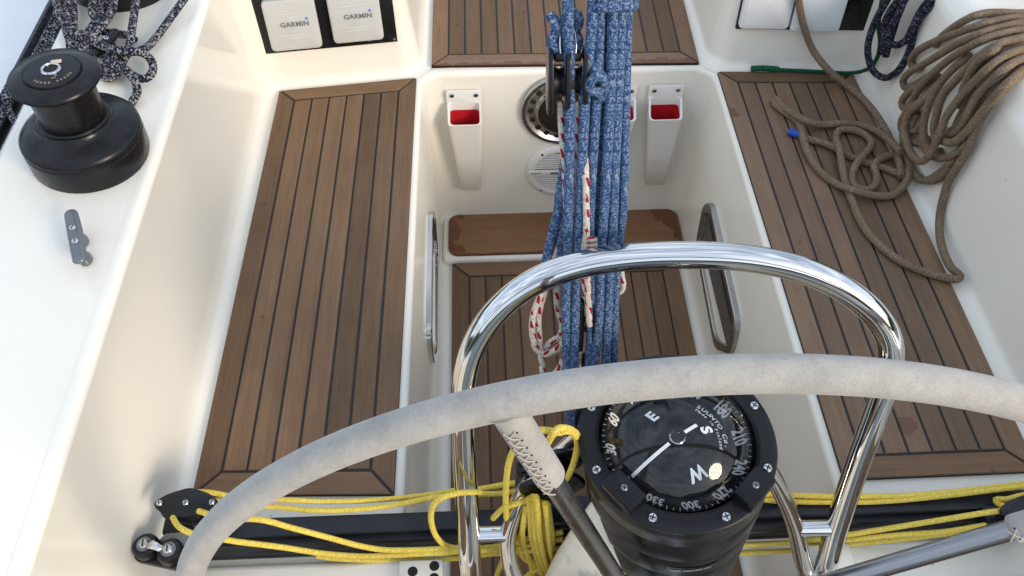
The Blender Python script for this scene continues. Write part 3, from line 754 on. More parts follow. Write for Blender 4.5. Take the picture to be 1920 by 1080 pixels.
# perforated white feet bolted under the beam
for px in (790, 1560):
    c = AZ(px, 1064, .515) - tv.location; c.y = .43 - .478; c.z = .013
    ft = box('foot', c + V((0, -.035, .004)), (.066, .085, .010), GEL, tv, bev=.003)
    if px < 1000:
        for (hx, hy) in ((-.012, -.010), (.020, -.003), (.020, -.021)):
            lathe('hole', [(.0075, .0088), (.0075, .0094), (.0001, .0095)], HOLE, ft, 18, M4.Translation(c + V((hx, hy, 0))))

def cheek_block(name, loc, x, y, z, wl_, ht, th, label, cat, group, lobes='tri', parts=2):
    """a block: two cheeks either side of a sheave; x along its length, z across the cheeks"""
    e = empty(name, loc); tag(e, label, cat, group); mx = frame((0, 0, 0), x, y, z)
    if lobes == 'tri': P = [(-wl_ / 2, 0), (-wl_ * .32, ht * .30), (-.004, ht / 2), (.006, ht / 2), (wl_ * .34, ht * .28), (wl_ / 2, 0), (wl_ * .34, -ht * .34), (0, -ht / 2), (-wl_ * .34, -ht * .30)]
    else: P = [(-wl_ / 2, -ht * .34), (-wl_ / 2, ht * .40), (-wl_ * .3, ht / 2), (wl_ * .3, ht / 2), (wl_ / 2, ht * .40), (wl_ / 2, -ht * .2), (wl_ * .28, -ht / 2), (-wl_ * .28, -ht / 2)]
    P = [V(p) for p in P]; out = []
    for i in range(len(P)):
        a, b, c = P[i - 1], P[i], P[(i + 1) % len(P)]; u, v = (a - b).normalized(), (c - b).normalized(); d = min(.009, (a - b).length * .45, (c - b).length * .45)
        for t in (0, .33, .67, 1): out.append(tuple((b + u * d) * (1 - t) ** 2 + b * 2 * t * (1 - t) + (b + v * d) * t * t))
    for k in range(parts):
        z0 = -th / 2 + (th - .006) * k / (parts - 1); prism('cheek', out, z0, z0 + .006, BLACKP, e, mx, bev=.0018, seg=2)
        if k < parts - 1:
            g = (th - .006) / (parts - 1); rr = min(wl_, ht) * .40
            lathe('sheave', [(rr, z0 + .0065), (rr * .8, z0 + .0035 + g / 2 + .0), (rr, z0 + g - .0005)], BLACK, e, 24, mx)
    return e, mx
# port end: turning block on the beam end, cam cleat on its arm
zb = .618; bl, br = AZ(297, 944, zb), AZ(400, 942, zb); xx = (br - bl).normalized(); c0 = (bl + br) / 2
e, mx = cheek_block('turning_block', c0 - V((0, 0, .016)), xx, V((0, 0, 1)).cross(xx), V((0, 0, 1)), (br - bl).length + .020, .046, .034, 'black diamond-cheeked turning block at the port end of the traveller', 'block', 'traveller end blocks')
for t in (-1, 0, 1): slot_screw(e, mx @ V((t * .044 * (br - bl).length / .092, 0, .0172)), (0, 0, 1), .0046, ang=.9 - t * .3)
box('base_plate', (.002, -.006, -.032), (.085, .050, .028), BLACK, e, bev=.004)
# cam cleat
zc = .605; a1, a2 = AZ(273, 1020, zc), AZ(310, 1028, zc); cx_ = (a1 + a2) / 2
cl = empty('cam_cleat', cx_ - V((0, 0, .03))); tag(cl, 'black cam cleat with small chrome bridge below the turning block', 'cam cleat')
xx = (a2 - a1).normalized(); yy = V((0, 0, 1)).cross(xx); mxc = frame((0, 0, 0), xx, yy, V((0, 0, 1)))
prism('base', rrect(.080, .034, .014, 6, .002, -.002), -.004, .008, BLACKP, cl, mxc, bev=.002)
for t, px in ((-1, a1), (1, a2)):
    lathe('cam', [(.0175, .008), (.0185, .012), (.0182, .022), (.0155, .0262), (.012, .0270)], BLACKP, cl, 26, mxc @ M4.Translation((t * .0185, 0, 0)))
    lathe('washer', [(.0105, .0268), (.0105, .0288), (.008, .0292)], TAPE if False else GREYAL, cl, 22, mxc @ M4.Translation((t * .0185, 0, 0)))
    slot_screw(cl, mxc @ V((t * .0185, 0, .0290)), (0, 0, 1), .0072, ang=.9)
pts = [mxc @ V((-.013 + .026 * k / 8, -.001, .030 + .008 * math.sin(math.pi * k / 8))) for k in range(9)]
vs = [];
for p in pts: vs += [p - yy * .006, p + yy * .006]
o = pyd('bridge', vs, [(2 * k, 2 * k + 1, 2 * k + 3, 2 * k + 2) for k in range(8)], CHROME, cl, 60)
sm = o.modifiers.new('s', 'SOLIDIFY'); sm.thickness = .0012
ar0 = mxc @ V((.01, .014, .004)); ar1 = c0 + V((.012, -.004, -.036)) - cl.location
bm = bmesh.new(); d = (ar1 - ar0); dn = d.normalized(); sd_ = V((0, 0, 1)).cross(dn).normalized(); un = dn.cross(sd_)
bbox(bm, (ar0 + ar1) / 2, (d.length + .03, .040, .006), M4((dn, sd_, un)).transposed().to_3x3() if False else frame((0, 0, 0), dn, sd_, un).to_3x3(), .0015)
bmo('arm', bm, GREYAL, cl)
# starboard end: only its tip shows beyond the spoke sleeve
c1 = AZ(1900, 948, .60); e, mx = cheek_block('turning_block', c1 + V((.02, -.01, -.01)), V((1, 0, 0)), V((0, 1, 0)), V((0, 0, 1)), .10, .046, .034, 'black turning block at the starboard end, behind the suede spoke sleeve', 'block', 'traveller end blocks')
box('base_plate', (-.01, .0, -.03), (.085, .045, .03), BLACK, e, bev=.004)

# ------------------------------------------------------------------ traveller car with its blocks
cr = empty('traveller_car', (.09, .480, .5625)); tag(cr, 'black sheave car in the middle of the traveller, wrapped by yellow line', 'block')
K = lambda px, py, off=0.: AY(px, py, .49) + V((0, -off, 0)) - cr.location
box('slide', (.02, 0, .012), (.135, .046, .022), BLACK, cr, bev=.005, seg=3)
mxk = frame(K(1032, 872, .012), V((.86, 0, .5)).normalized(), V((-.5, 0, .86)).normalized(), V((0, -1, 0)))
for i, zz in enumerate((-.018, .014)):
    prism('cheek', rrect(.088, .060, .024, 6), zz, zz + .008, BLACKP, cr, mxk, bev=.003, seg=3)
lathe('sheave', [(.028, -.009), (.022, .002), (.028, .0135)], BLACK, cr, 28, mxk)
mxk2 = frame(K(1012, 912, .0), V((1, 0, 0)), V((0, 0, 1)), V((0, -1, 0)))
prism('cheek', rrect(.070, .048, .020, 6), -.02, .016, BLACKP, cr, mxk2, bev=.004, seg=3)
box('knob', K(982, 878), (.022, .02, .018), BLACKP, cr, bev=.006, seg=3)
# perforated steel tab
mxt = frame(K(1046, 972, -.012), V((1, 0, 0)), V((0, 0, 1)), V((0, -1, 0)))
pt = prism('perforated_tab', rrect(.050, .056, .006, 4), 0, .003, BRUSHED, cr, mxt, bev=.0006)
for k in range(6):
    a = 2 * math.pi * k / 6 + .4; lathe('hole', [(.0046, .0026), (.0046, .0034), (.0001, .0035)], HOLE, pt, 12, mxt @ M4.Translation((-.006 + .0135 * math.cos(a), .0135 * math.sin(a), 0)))
lathe('pin', [(.0058, .003), (.0056, .007), (.002, .0085)], STEEL, pt, 16, mxt @ M4.Translation((-.006, 0, 0)))

# ------------------------------------------------------------------ steering wheel
WC = V((.195, .316, .614)); WT, WS, WR = .033, -.011, .58
wn_ = V((math.sin(WS) * math.cos(WT), -math.cos(WS) * math.cos(WT), math.sin(WT))); wu = V((math.cos(WS), math.sin(WS), 0)); wv = wn_.cross(wu)
wh = empty('steering_wheel', WC); tag(wh, 'large steering wheel with pale grey suede rim across the foreground', 'steering wheel')
def wp(a, r_=WR, off=0.): return (wu * math.cos(a) + wv * math.sin(a)) * r_ + wn_ * off
seg = 240
tube('rim', [wp(2 * math.pi * k / seg) for k in range(seg)], .0160, SUEDE, wh, 20, closed=True, spline=False)
HUB = wn_ * .02
lathe('hub', [(.05, -.06), (.058, -.03), (.058, .02), (.045, .032), (.012, .036)], CHROME, wh, 40, frame(HUB, wu, wv, wn_))
for k in range(5):
    a = R(109.2 - 72 * k); p0 = wp(a, WR - .008); p1 = HUB + wp(a, .045)
    d = (p1 - p0); s0 = p0; nd = d.normalized()
    sp = tube('spoke', [p0 + nd * .06, p0 + nd * .2, p1], .0112, SPOKE, wh, 18, step=.02)
    # stitched suede sleeve
    L0, L1 = 0., .128
    pts = [p0 - nd * .006, p0 + nd * .012, p0 + nd * .04, p0 + nd * .09, p0 + nd * (L1 - .006), p0 + nd * L1]
    sv = tube('suede_sleeve', pts, .0152, SUEDE, wh, 18, step=.004, taper=lambda t: (1.28 - t * 3.2 if t < .09 else 1.) * (1 if t < .96 else 1 - (t - .96) * 8))
    tocam = (CAM - (WC + p0 + nd * .07)); tocam = (tocam - nd * tocam.dot(nd)).normalized(); side = nd.cross(tocam)
    if k == 0: base_dir = (tocam - side * .72).normalized() if (side.x > 0) else (tocam + side * .72).normalized()
    else: base_dir = (tocam + V((0, 0, -1)) * .8 - nd * (tocam + V((0, 0, -1)) * .8).dot(nd)).normalized()
    s2 = nd.cross(base_dir).normalized()
    for j in range(9):
        t = .016 + j * .0128
        def sp_pt(tt, w_):
            q = base_dir * math.cos(w_) + s2 * math.sin(w_); return p0 + nd * tt + q * .0160
        tube('stitch', [sp_pt(t, -.36), sp_pt(t + .006, .02) + base_dir * .0004, sp_pt(t + .0105, .36)], .00085, THREAD, sv, 6, step=.002)
        tube('stitch', [sp_pt(t + .001, .33), sp_pt(t + .007, .0) + base_dir * .0012, sp_pt(t + .012, -.33)], .00085, THREAD, sv, 6, step=.002)
        for w_ in (-.42, .42):
            q = sp_pt(t + .003, w_); lathe('stitch_hole', [(.0011, -.0006), (.0009, .0004)], HOLE, sv, 8, frame(p0 * 0 + q - (q - p0 - nd * (t + .003)).normalized() * .0006, nd, (q - p0 - nd * (t + .003)).normalized().cross(nd), (q - p0 - nd * (t + .003)).normalized()))

# ------------------------------------------------------------------ compass on its pedestal
CC = AD(1269.9, 820.1, .95); cz = CC.z
cp = empty('compass', CC); tag(cp, 'large black domed ship compass with white numerals behind the wheel', 'compass')
hs = lathe('housing', [(.094, -.330), (.0985, -.322), (.1015, -.240), (.1000, -.237), (.1000, -.233), (.1035, -.230), (.1055, -.166), (.1040, -.163), (.1040, -.159), (.1070, -.156), (.1085, -.110), (.1070, -.107), (.1070, -.103), (.1095, -.100), (.1105, -.058), (.1090, -.055), (.1090, -.051), (.1110, -.048), (.1118, -.018), (.1118, -.008)], RING, cp, 72, cap=False, mx=M4(((1, 0, -.11, 0), (0, 1, 0, 0), (0, 0, 1, 0), (0, 0, 0, 1))))
lathe('bezel', [(.1115, -.0085), (.1135, -.0055), (.1135, -.0015), (.1115, .0), (.094, .0012), (.0905, -.001), (.0885, -.008), (.0885, -.030), (.086, -.034)], RING, cp, 72, cap=False)
for k in range(8):
    a = .366 + math.pi / 4 * k; slot_screw(cp, (.1035 * math.cos(a), .1035 * math.sin(a), .0006), (0, 0, 1), .0052, STEEL, ang=k * .7, cross=True)
# domed glass
prof = [];
for k in range(13):
    a = R(90 * k / 12) * .80; prof.append((.0885 * math.sin(a) / math.sin(R(72)), -.004 + .060 * (math.cos(a) - math.cos(R(72))) / (1 - math.cos(R(72)))))
dm = lathe('dome', prof[::-1][:-1] + [(.0006, prof[0][1])], DOME, cp, 72, smooth=180, cap=False)
if dm.data.polygons[-1].normal.z < 0: dm.data.flip_normals()
def card_z(r_): return (-.001 - .021 * (r_ / .066) ** 2) if r_ < .066 else -.022 + min(r_ - .066, .020) * .75
lathe('card', [(r_, card_z(r_)) for r_ in (.0855, .079, .072, .0661, .0659, .058, .05, .042, .034, .026, .018, .010, .0005)], CARD, cp, 64, smooth=180, cap=False)
card = ob['card']
def conf(dz):
    def f(p):
        r_ = math.hypot(p.x, p.y); return V((p.x, p.y, card_z(r_) + dz + (p.z))) 
    return f
def card_pt(px, py, z=-.014):
    p = AZ(px, py, cz + z) - CC; return V((p.x, p.y, 0))
ctr = V((0, 0, 0))
def card_text(s, px, py, size, bold, sx=1., name='numeral', mtl=PRINTW, z=-.014, rscale=1., ang=0):
    p = card_pt(px, py, z) * rscale; o = p.normalized(); up = V((o.x, o.y, 0)); rt = V((up.y, -up.x, 0))
    mx = frame(p, rt, up, V((0, 0, 1))) @ M4.Rotation(ang, 4, 'Z')
    return text(name, s, size, mx, mtl, card, bold=bold, conform=conf(.0006), sx=sx, depth=.0002)
card_text('E', 1222, 786, .0200, .0007, name='lettering'); card_text('S', 1322, 811, .0200, .0009, name='lettering'); card_text('W', 1306, 889, .0200, .0008, name='lettering')
for s, az in (('0', 0), ('30', 30), ('60', 60), ('90', 90), ('120', 120), ('150', 150), ('180', 180), ('210', 210), ('240', 240), ('270', 270), ('300', 300), ('330', 330)):
    pN = card_pt(1184, 893, -.019); aN = math.atan2(pN.y, pN.x); a = aN - R(az); p = V((math.cos(a), math.sin(a), 0)) * .0752
    rt = V((p.y, -p.x, 0)).normalized(); up = p.normalized()
    text('numeral', s, .0165, frame(p, rt, up, V((0, 0, 1))), PRINTW, card, bold=.0006, conform=conf(.0006), sx=.82, depth=.0002)
for k in range(72):
    a = aN - R(5 * k); l_ = .0045 if k % 2 == 0 else .0026; p = V((math.cos(a), math.sin(a), 0)) * .0838; up = p.normalized(); rt = V((up.y, -up.x, 0))
    mxk = frame(p + V((0, 0, card_z(.0838) + .0016)), rt, up, V((0, 0, 1))); pyd('tick', [mxk @ V(q) for q in ((-.0004, -l_ / 2, 0), (.0004, -l_ / 2, 0), (.0004, l_ / 2, 0), (-.0004, l_ / 2, 0))], [(0, 1, 2, 3)], PRINTW, card, 0)
dN = V((math.cos(aN), math.sin(aN), 0)); dS = -dN
def strip(p0, p1, w_, m, name):
    d = (p1 - p0); s = V((-d.y, d.x, 0)).normalized() * w_ / 2; vs = []
    for k in range(9):
        q = p0 + d * k / 8
        for sg in (-1, 1): v = q + s * sg; vs.append(V((v.x, v.y, card_z(math.hypot(v.x, v.y)) + .0007)))
    return pyd(name, vs, [(2 * k, 2 * k + 1, 2 * k + 3, 2 * k + 2) for k in range(8)], m, card, 0)
strip(dN * .012, dN * .0655, .0042, PRINTW, 'needle'); strip(dS * .012, dS * .032, .0042, PRINTW, 'needle')
aS = aN + math.pi
def arc_card(s, r_, a_mid, size, st, bold):
    for i, ch in enumerate(s):
        if ch == ' ': continue
        a = a_mid - (i - (len(s) - 1) / 2) * st; p = V((math.cos(a), math.sin(a), 0)) * r_; up = p.normalized(); rt = V((up.y, -up.x, 0))
        text('lettering', ch, size, frame(p, rt, up, V((0, 0, 1))), PRINTW, card, bold=bold, conform=conf(.0006), depth=.0002)
arc_card('SUUNTO Co.', .0605, aS - R(10), .0090, .112, .00022); arc_card('Made in Finland', .0525, aS - R(13), .0066, .076, 0)
lathe('pivot', [(.0092, -.0028), (.0092, .0005), (.0080, .0015), (.0078, -.0015)], STEEL, cp, 28, cap=False)
lathe('pivot_cap', [(.0078, -.0025), (.0078, .0002), (.004, .0015), (.0005, .0018)], RING, cp, 24)
tube('lubber_pin', [(0, 0, .001), (0, 0, .012)], .0006, STEEL, cp, 6, step=.01)
# clamp lugs
for (q0, q1) in ((card_pt(1143, 900, .004), card_pt(1193, 950, .004)), (card_pt(1434, 893, .004), card_pt(1388, 948, .004))):
    c = (q0 + q1) / 2; d = (q1 - q0).normalized(); up = V((0, 0, 1)); s = up.cross(d)
    bm = bmesh.new(); bbox(bm, (0, 0, 0), (.044, .027, .020), None, .003, 2)
    lg = bmo('clamp_lug', bm, RING, cp, 40, frame(c + V((0, 0, .008)), d, s, up)); slot_screw(lg, c + V((0, 0, .0182)), (0, 0, 1), .0040, SPOKE, cross=True)
# worn maker's plate low on the housing
mpx = AD(1278, 1052, .975) - CC; mpx.z = -.131; rad_ = V((mpx.x, mpx.y, 0)).normalized(); a0 = math.atan2(rad_.y, rad_.x)
vs = []; fs = []
for k in range(13):
    a = a0 + (k - 6) * .048
    for zz in (mpx.z - .008, mpx.z + .008):
        rr = .1090; vs.append(V((.0145 + rr * math.cos(a), rr * math.sin(a), zz)))
fs = [(2 * k, 2 * k + 1, 2 * k + 3, 2 * k + 2) for k in range(12)]
mpl = pyd('maker_plate', vs, fs, BLACKP, cp, 60)
for k, (u0, u1) in enumerate(((-.24, -.12), (-.10, .02), (.03, .12), (.14, .22))):
    vs = []
    for a in (u0, (u0 + u1) / 2, u1):
        for zz in (mpx.z - .0028, mpx.z + .0024): vs.append(V((.0145 + .1096 * math.cos(a0 + a), .1096 * math.sin(a0 + a), zz)))
    pyd('worn_print', vs, [(0, 1, 3, 2), (2, 3, 5, 4)], PRINTG, mpl, 0)
# pedestal
pd = empty('pedestal', (.186, .402, 0)); tag(pd, 'stained white steering pedestal under the black compass', 'pedestal')
mxp = M4.Diagonal((1., .42, 1, 1))
lathe('column', [(.15, 0), (.145, .1), (.135, .40), (.124, .50), (.110, .60), (.092, .70), (.072, .79), (.06, .82), (.0005, .84)], PED, pd, 48, mxp, smooth=60, cap=False)
lathe('base_column', [(.105, .0), (.102, .40), (.092, .47), (.06, .50), (.0005, .505)], PED, pd, 40, M4.Translation((.0, -.062, 0)), smooth=60, cap=False)
lathe('foot_flange', [(.20, 0), (.20, .02), (.18, .03)], PED, pd, 48, mxp)

# ------------------------------------------------------------------ pedestal guard (chrome hoop)
g0, g1 = V((.226, .601, 1.02)), V((-.046, .415, .554)); gd = V((0, g0.y - g1.y, g0.z - g1.z)).normalized(); gn = V((1, 0, 0)).cross(gd)
def G(px, py): return pl(px, py, g0, gn)
gg = empty('pedestal_guard', (.19, .42, .5)); tag(gg, 'polished stainless hoop guard arching over the compass', 'guard rail')
O = gg.location
hp = [G(884, 1078), G(877, 960), G(870, 850), G(868, 770), G(872, 705), G(890, 645), G(930, 585), G(990, 535), G(1070, 501), G(1160, 484), G(1280, 478), G(1400, 484), G(1500, 505), G(1580, 541), G(1640, 590), G(1668, 640), G(1668, 692), G(1650, 755), G(1608, 870), G(1570, 985), G(1540, 1078)]
a_, b_ = hp[0], hp[-1]
full = [V((a_.x + .03, .405, .02)), V((a_.x + .01, .400, .30))] + hp + [V((b_.x - .01, .400, .30)), V((b_.x - .03, .405, .02))]
tube('hoop', [p - O for p in full], .0160, CHROME, gg, 24, step=.012)
lf = [G(968, 1092), G(955, 1050), G(952, 1003), G(968, 950), G(994, 908)] + [CAM + (G(*q) - CAM) * k for q, k in (((1020, 880), 1.03), ((1050, 850), 1.055), ((1092, 812), 1.05), ((1140, 790), 1.03))]
rf = [G(1512, 1092), G(1502, 1040), G(1490, 985), G(1468, 930), G(1440, 880), G(1405, 840), CC + V((.07, .02, -.05))]
tube('inner_rail', [p - O for p in [V((lf[0].x + .03, .395, .02)), V((lf[0].x + .01, .395, .30))] + lf], .0122, CHROME, gg, 20, step=.010)
tube('inner_rail', [p - O for p in [V((rf[0].x - .03, .395, .02)), V((rf[0].x - .01, .395, .30))] + rf], .0122, CHROME, gg, 20, step=.010)
for (a, b) in (((885, 1003), (952, 1001)), ((1494, 991), (1562, 990))):
    tube('stub', [G(*a) - O, G(*b) - O], .0118, CHROME, gg, 18, step=.02)

# ------------------------------------------------------------------ ropes
def Zr(z): return lambda px, py, off=0.: AZ(px, py, z + off)
def path(fn, pts):
    out = []
    for p in pts: out.append(fn(p[0], p[1], p[2] if len(p) > 2 else 0.))
    return out
def zoomed(ox, oy, s, pts): return [(ox + p[0] / s, oy + p[1] / s, *p[2:]) for p in pts]

# --- blue mainsheet
MS0 = V((0, .50, .62)); MSd = V((0, .40, .92)).normalized(); MSn = V((0, -MSd.z, MSd.y))
def MS(px, py, off=0.): return pl(px, py, MS0 + MSn * off, MSn)
ms = empty('mainsheet', (.09, .5, .62)); tag(ms, 'thick bundle of blue flecked mainsheet rope hanging at the centre', 'rope')
O = ms.location
def rope(parent, name, pts, r_, m, seg=12):
    o = parent.location if parent else V((0, 0, 0)); return tube(name, [p - o for p in pts], r_, m, parent, seg, step=max(.004, r_ * .9))
def up_end(pts, h=.55):                            # carry a part on up towards the boom
    a = pts[0]; return [a + MSd * h + V((0, .0, 0)), a + MSd * h * .5] + pts
RB = .0060
S = lambda pts, off: [(x, y, off) for x, y in pts]
falls = [
 (S([(1063, -30), (1066, 60), (1068, 130), (1068, 250), (1067, 350), (1065, 450), (1062, 560), (1062, 640), (1066, 720), (1070, 800), (1064, 850)], .010), 1),
 (S([(1113, -30), (1108, 70), (1099, 160), (1094, 250), (1089, 350), (1086, 440), (1081, 540), (1078, 620), (1076, 700)], .012), 1),
 (S([(1127, -30), (1124, 90), (1118, 200), (1111, 310), (1106, 410), (1108, 500), (1110, 560), (1107, 630), (1104, 700)], .008), 1),
 (S([(1150, -30), (1148, 90), (1143, 210), (1137, 330), (1131, 420), (1126, 510), (1123, 600), (1119, 640), (1113, 700)], .012), 1),
 (S([(1166, -30), (1162, 100), (1157, 220), (1152, 340), (1149, 430), (1143, 520), (1139, 610), (1135, 700)], .010), 1),
 (S([(1177, 5), (1174, 110), (1172, 220), (1170, 330), (1166, 410), (1158, 470), (1153, 560), (1150, 700)], .000), 1),
 (S([(1140, -30), (1134, 130), (1128, 260), (1122, 370), (1118, 470), (1116, 560)], -.004), 1),
 (S([(1104, 180), (1105, 300), (1098, 400), (1100, 480), (1104, 560)], -.006), 0),
 (S([(1158, 40), (1150, 200), (1146, 330), (1140, 420), (1134, 500), (1130, 580)], -.006), 0),
]
for pts, top in falls:
    P = path(MS, pts); rope(ms, 'fall', up_end(P) if top else P, RB, BLUE)
rope(ms, 'coil_loop', path(MS, S([(1086, 250), (1076, 310), (1062, 350), (1050, 385), (1038, 430), (1026, 480), (1020, 512), (1024, 528), (1036, 522), (1048, 480), (1054, 440), (1062, 395), (1074, 340), (1086, 290)], -.006)), RB, BLUE)
rope(ms, 'coil_loop', path(MS, S([(1060, 300), (1052, 350), (1046, 400), (1044, 440), (1052, 462), (1064, 450), (1072, 400)], -.012)), RB, BLUE)
rope(ms, 'coil_loop', path(MS, S([(1160, 250), (1166, 330), (1163, 400), (1152, 452), (1140, 470), (1130, 450), (1130, 380)], -.010)), RB, BLUE)
# wraps that gather the coil near the top, and a knot half way down
for i, yy in enumerate((-20, -3, 13)):
    rope(ms, 'wrap', path(MS, [(1116, yy + 6, -.004), (1120, yy + 2, .014), (1135, yy, .022), (1158, yy - 1, .024), (1178, yy - 3, .021), (1192 - i * 3, yy - 4, .012), (1192 - i * 3, yy - 2, -.004), (1170, yy, -.014)]), RB, BLUE)
rope(ms, 'knot', path(MS, [(1108, 120, .006), (1118, 132, .018), (1130, 146, .016), (1130, 162, .010), (1118, 172, .020), (1106, 166, .018), (1110, 150, .024), (1124, 142, .026), (1134, 158, .018), (1130, 180, .010), (1118, 188, .016)]), RB * .92, BLUE)
rope(ms, 'stopper_knot', path(MS, [(1030, 26, .000), (1041, 42, .002), (1054, 60, .000), (1072, 62, -.006), (1084, 46, -.006), (1082, 28, -.004), (1070, 26, -.010), (1052, 44, -.010), (1040, 62, -.002), (1036, 82, .000), (1046, 98, .000), (1062, 100, -.008), (1078, 92, -.004), (1084, 74, -.002), (1074, 62, -.014), (1056, 74, -.014), (1048, 92, -.012), (1056, 108, -.010)]), RB, BLUE)
# --- red-flecked tackle
rw = empty('tackle_line', (.09, .5, .7)); tag(rw, 'thin white line with red flecks running through the black block', 'rope')
RR = .0041
rope(rw, 'fall', path(MS, S([(1050, 190), (1053, 240), (1058, 300), (1061, 350), (1064, 420), (1080, 520), (1094, 590)], .001)), RR, REDW, 10)
rope(rw, 'fall', path(MS, S([(1081, 190), (1080, 250), (1079, 320), (1077, 380), (1084, 460), (1098, 590)], .004)), RR, REDW, 10)
rope(rw, 'fall', path(MS, [(1100, 250, -.004), (1099, 285, .002), (1098, 315, .014), (1099, 380, .0195), (1100, 460, .0195), (1102, 540, .0195), (1105, 610, .0195)]), RR, REDW, 10)
rope(rw, 'fall', path(MS, S([(1098, 440), (1093, 480), (1094, 520), (1100, 560)], .016)), RR, REDW, 10)
lp = [[(1060, 440), (1044, 470), (1030, 505), (1014, 550), (1000, 590), (998, 625), (1006, 655), (1022, 664), (1042, 655), (1056, 640), (1062, 600)],
      [(1050, 460), (1036, 500), (1022, 545), (1010, 590), (1012, 640), (1016, 680), (1020, 702), (1032, 706), (1046, 694), (1058, 668)],
      [(1058, 480), (1046, 520), (1044, 570), (1054, 610), (1050, 630), (1034, 640), (1020, 650), (1012, 640)],
      [(1030, 520), (1018, 560), (1008, 600), (1004, 628), (1012, 650), (1034, 662), (1052, 650)]]
for i, l_ in enumerate(lp): rope(rw, 'coil_loop', path(MS, S(l_, -.006 - .005 * i)), RR * 1.05, REDW, 10)
rope(rw, 'coil_loop', path(MS, S([(1150, 470), (1160, 490), (1166, 520), (1168, 540), (1160, 549), (1152, 540)], -.008)), RR, REDW, 10)
for i in range(3): rope(rw, 'wrap', path(MS, [(1096, 450 + i * 9, .004), (1100, 449 + i * 9, .020), (1109, 449 + i * 9, .023), (1116, 450 + i * 9, .014), (1116, 452 + i * 9, .0)]), RR * .9, REDW, 8)
# --- blocks of that tackle
bc = MS(1063, 152, -.001); e, mx = cheek_block('pulley_block', bc, MSd.cross(V((0, -.975, .223))).normalized() if False else MSn, MSd, V((1, 0, 0)), .044, .074, .044, 'black double pulley block hanging from the blue knot', 'block', 'tackle blocks', 'rect', 3)
box('head', MSd * .028, (.030, .022, .010), BLACKP, e, bev=.003, rot=frame((0, 0, 0), V((1, 0, 0)), MSn, MSd).to_3x3())
for s in (-1, 1): tube('shackle', [V((s * .008, 0, 0)) + MSd * .030 + MSn * .008, V((s * .0085, 0, 0)) + MSd * .042 + MSn * .006, V((s * .007, 0, 0)) + MSd * .054, V((s * .003, 0, 0)) + MSd * .058], .0017, STEEL, e, 8, step=.003)
bc = MS(1100, 604, -.002); e, mx = cheek_block('pulley_block', bc, MSn, MSd, V((1, 0, 0)), .034, .085, .022, 'slim black pulley block between the blue ropes below the hoop', 'block', 'tackle blocks', 'rect', 2)
for i in range(4):
    c = MSd * (-.050 - i * .014) + V((-.006, 0, 0)); a = V((1, 0, 0)) if i % 2 else MSn
    tube('chain_link', [c + MSd * (.009 * math.cos(t)) + a * (.0055 * math.sin(t)) for t in [2 * math.pi * k / 14 for k in range(14)]], .0016, STEEL, e, 7, closed=True, spline=False)
tube('strop', [MSd * -.05, MSd * -.12 + V((.0, -.0, 0)), V((-.02, .0, 0)) + MSd * -.185], .0055, TARRED, e, 8)

# --- yellow traveller control lines
RY = .0041
yl = empty('control_line', (-.3, .5, .55)); tag(yl, 'yellow traveller control line on the port side of the guard', 'rope', 'yellow control lines')
z5 = lambda pts: zoomed(200, 840, 2.743, pts); z8 = lambda pts: zoomed(1380, 600, 2.25, pts); z9 = lambda pts: zoomed(640, 880, 4, pts)
hiF = Zr(.575); lowF = lambda px, py, off=0.: AY(px, py, .4465 - off)
rope(yl, 'run', path(hiF, [(338, 930, .028)] + z5([(470, 226, .026), (560, 233, .02), (650, 250, .012), (800, 262, .0), (950, 268, -.004), (1100, 275, -.008), (1300, 272, -.008), (1500, 258, -.008), (1700, 235, -.004), (1800, 218, 0)]) + z9([(1030, 148, .008), (1200, 118, .02), (1370, 92, .04)])), RY, YELLOW, 10)
rope(yl, 'run', path(hiF, [(380, 935, .012)] + z5([(540, 264, .012), (620, 290, .004), (760, 300, -.002), (890, 305, -.006), (1050, 320, -.006), (1250, 318, -.006), (1450, 298, -.004), (1600, 270, .0), (1700, 251, .004), (1800, 243, .01)]) + z9([(1030, 186, .012), (1180, 182, .014), (1300, 165, .02), (1370, 150, .03)])), RY, YELLOW, 10)
rope(yl, 'slack_loop', path(lowF, z9([(1040, 170, -.012), (940, 172, -.004), (850, 182, .0), (770, 206, .004), (700, 256, .006), (674, 330, .006), (682, 430, .006), (724, 520, .006), (790, 575, .006), (880, 592, .006), (1000, 590, .004)])), RY, YELLOW, 10)
rope(yl, 'run', path(lowF, [(372, 958, -.03)] + z5([(540, 345, -.02), (660, 362, -.006), (800, 370, .0), (950, 410, .002), (1150, 463, .003), (1300, 503, .005), (1420, 523, .006), (1600, 524, .006), (1820, 513, .006)]) + z9([(1040, 590, .004), (1200, 570, .0), (1400, 520, -.004), (1660, 470, -.004)])), RY, YELLOW, 10)
rope(yl, 'run', path(lowF, z5([(340, 358, -.02), (372, 405, .0), (440, 440, .012), (560, 462, .014), (660, 480, .012), (900, 510, .012), (1100, 541, .012), (1300, 556, .012), (1500, 550, .010), (1820, 533, .012)]) + z9([(1060, 610, .010), (1300, 590, .002), (1500, 540, .0), (1660, 520, .0)])), RY, YELLOW, 10)
rope(yl, 'run', path(lowF, z5([(1080, 556, .0), (1200, 570, .004), (1500, 577, .004), (1820, 565, .006)]) + z9([(1060, 640, .01), (1200, 628, .008), (1400, 610, .006), (1640, 590, .004)])), RY, YELLOW, 10)
ys = empty('control_line', (.6, .5, .55)); tag(ys, 'yellow traveller control line on the starboard side of the compass', 'rope', 'yellow control lines')
rope(ys, 'run', path(hiF, z8([(20, 730, .03), (120, 736, .01), (190, 738), (400, 744), (600, 743, -.002), (800, 735, -.002), (1000, 715, .0), (1215, 690, .006), (1280, 682, .02)])), RY, YELLOW, 10)
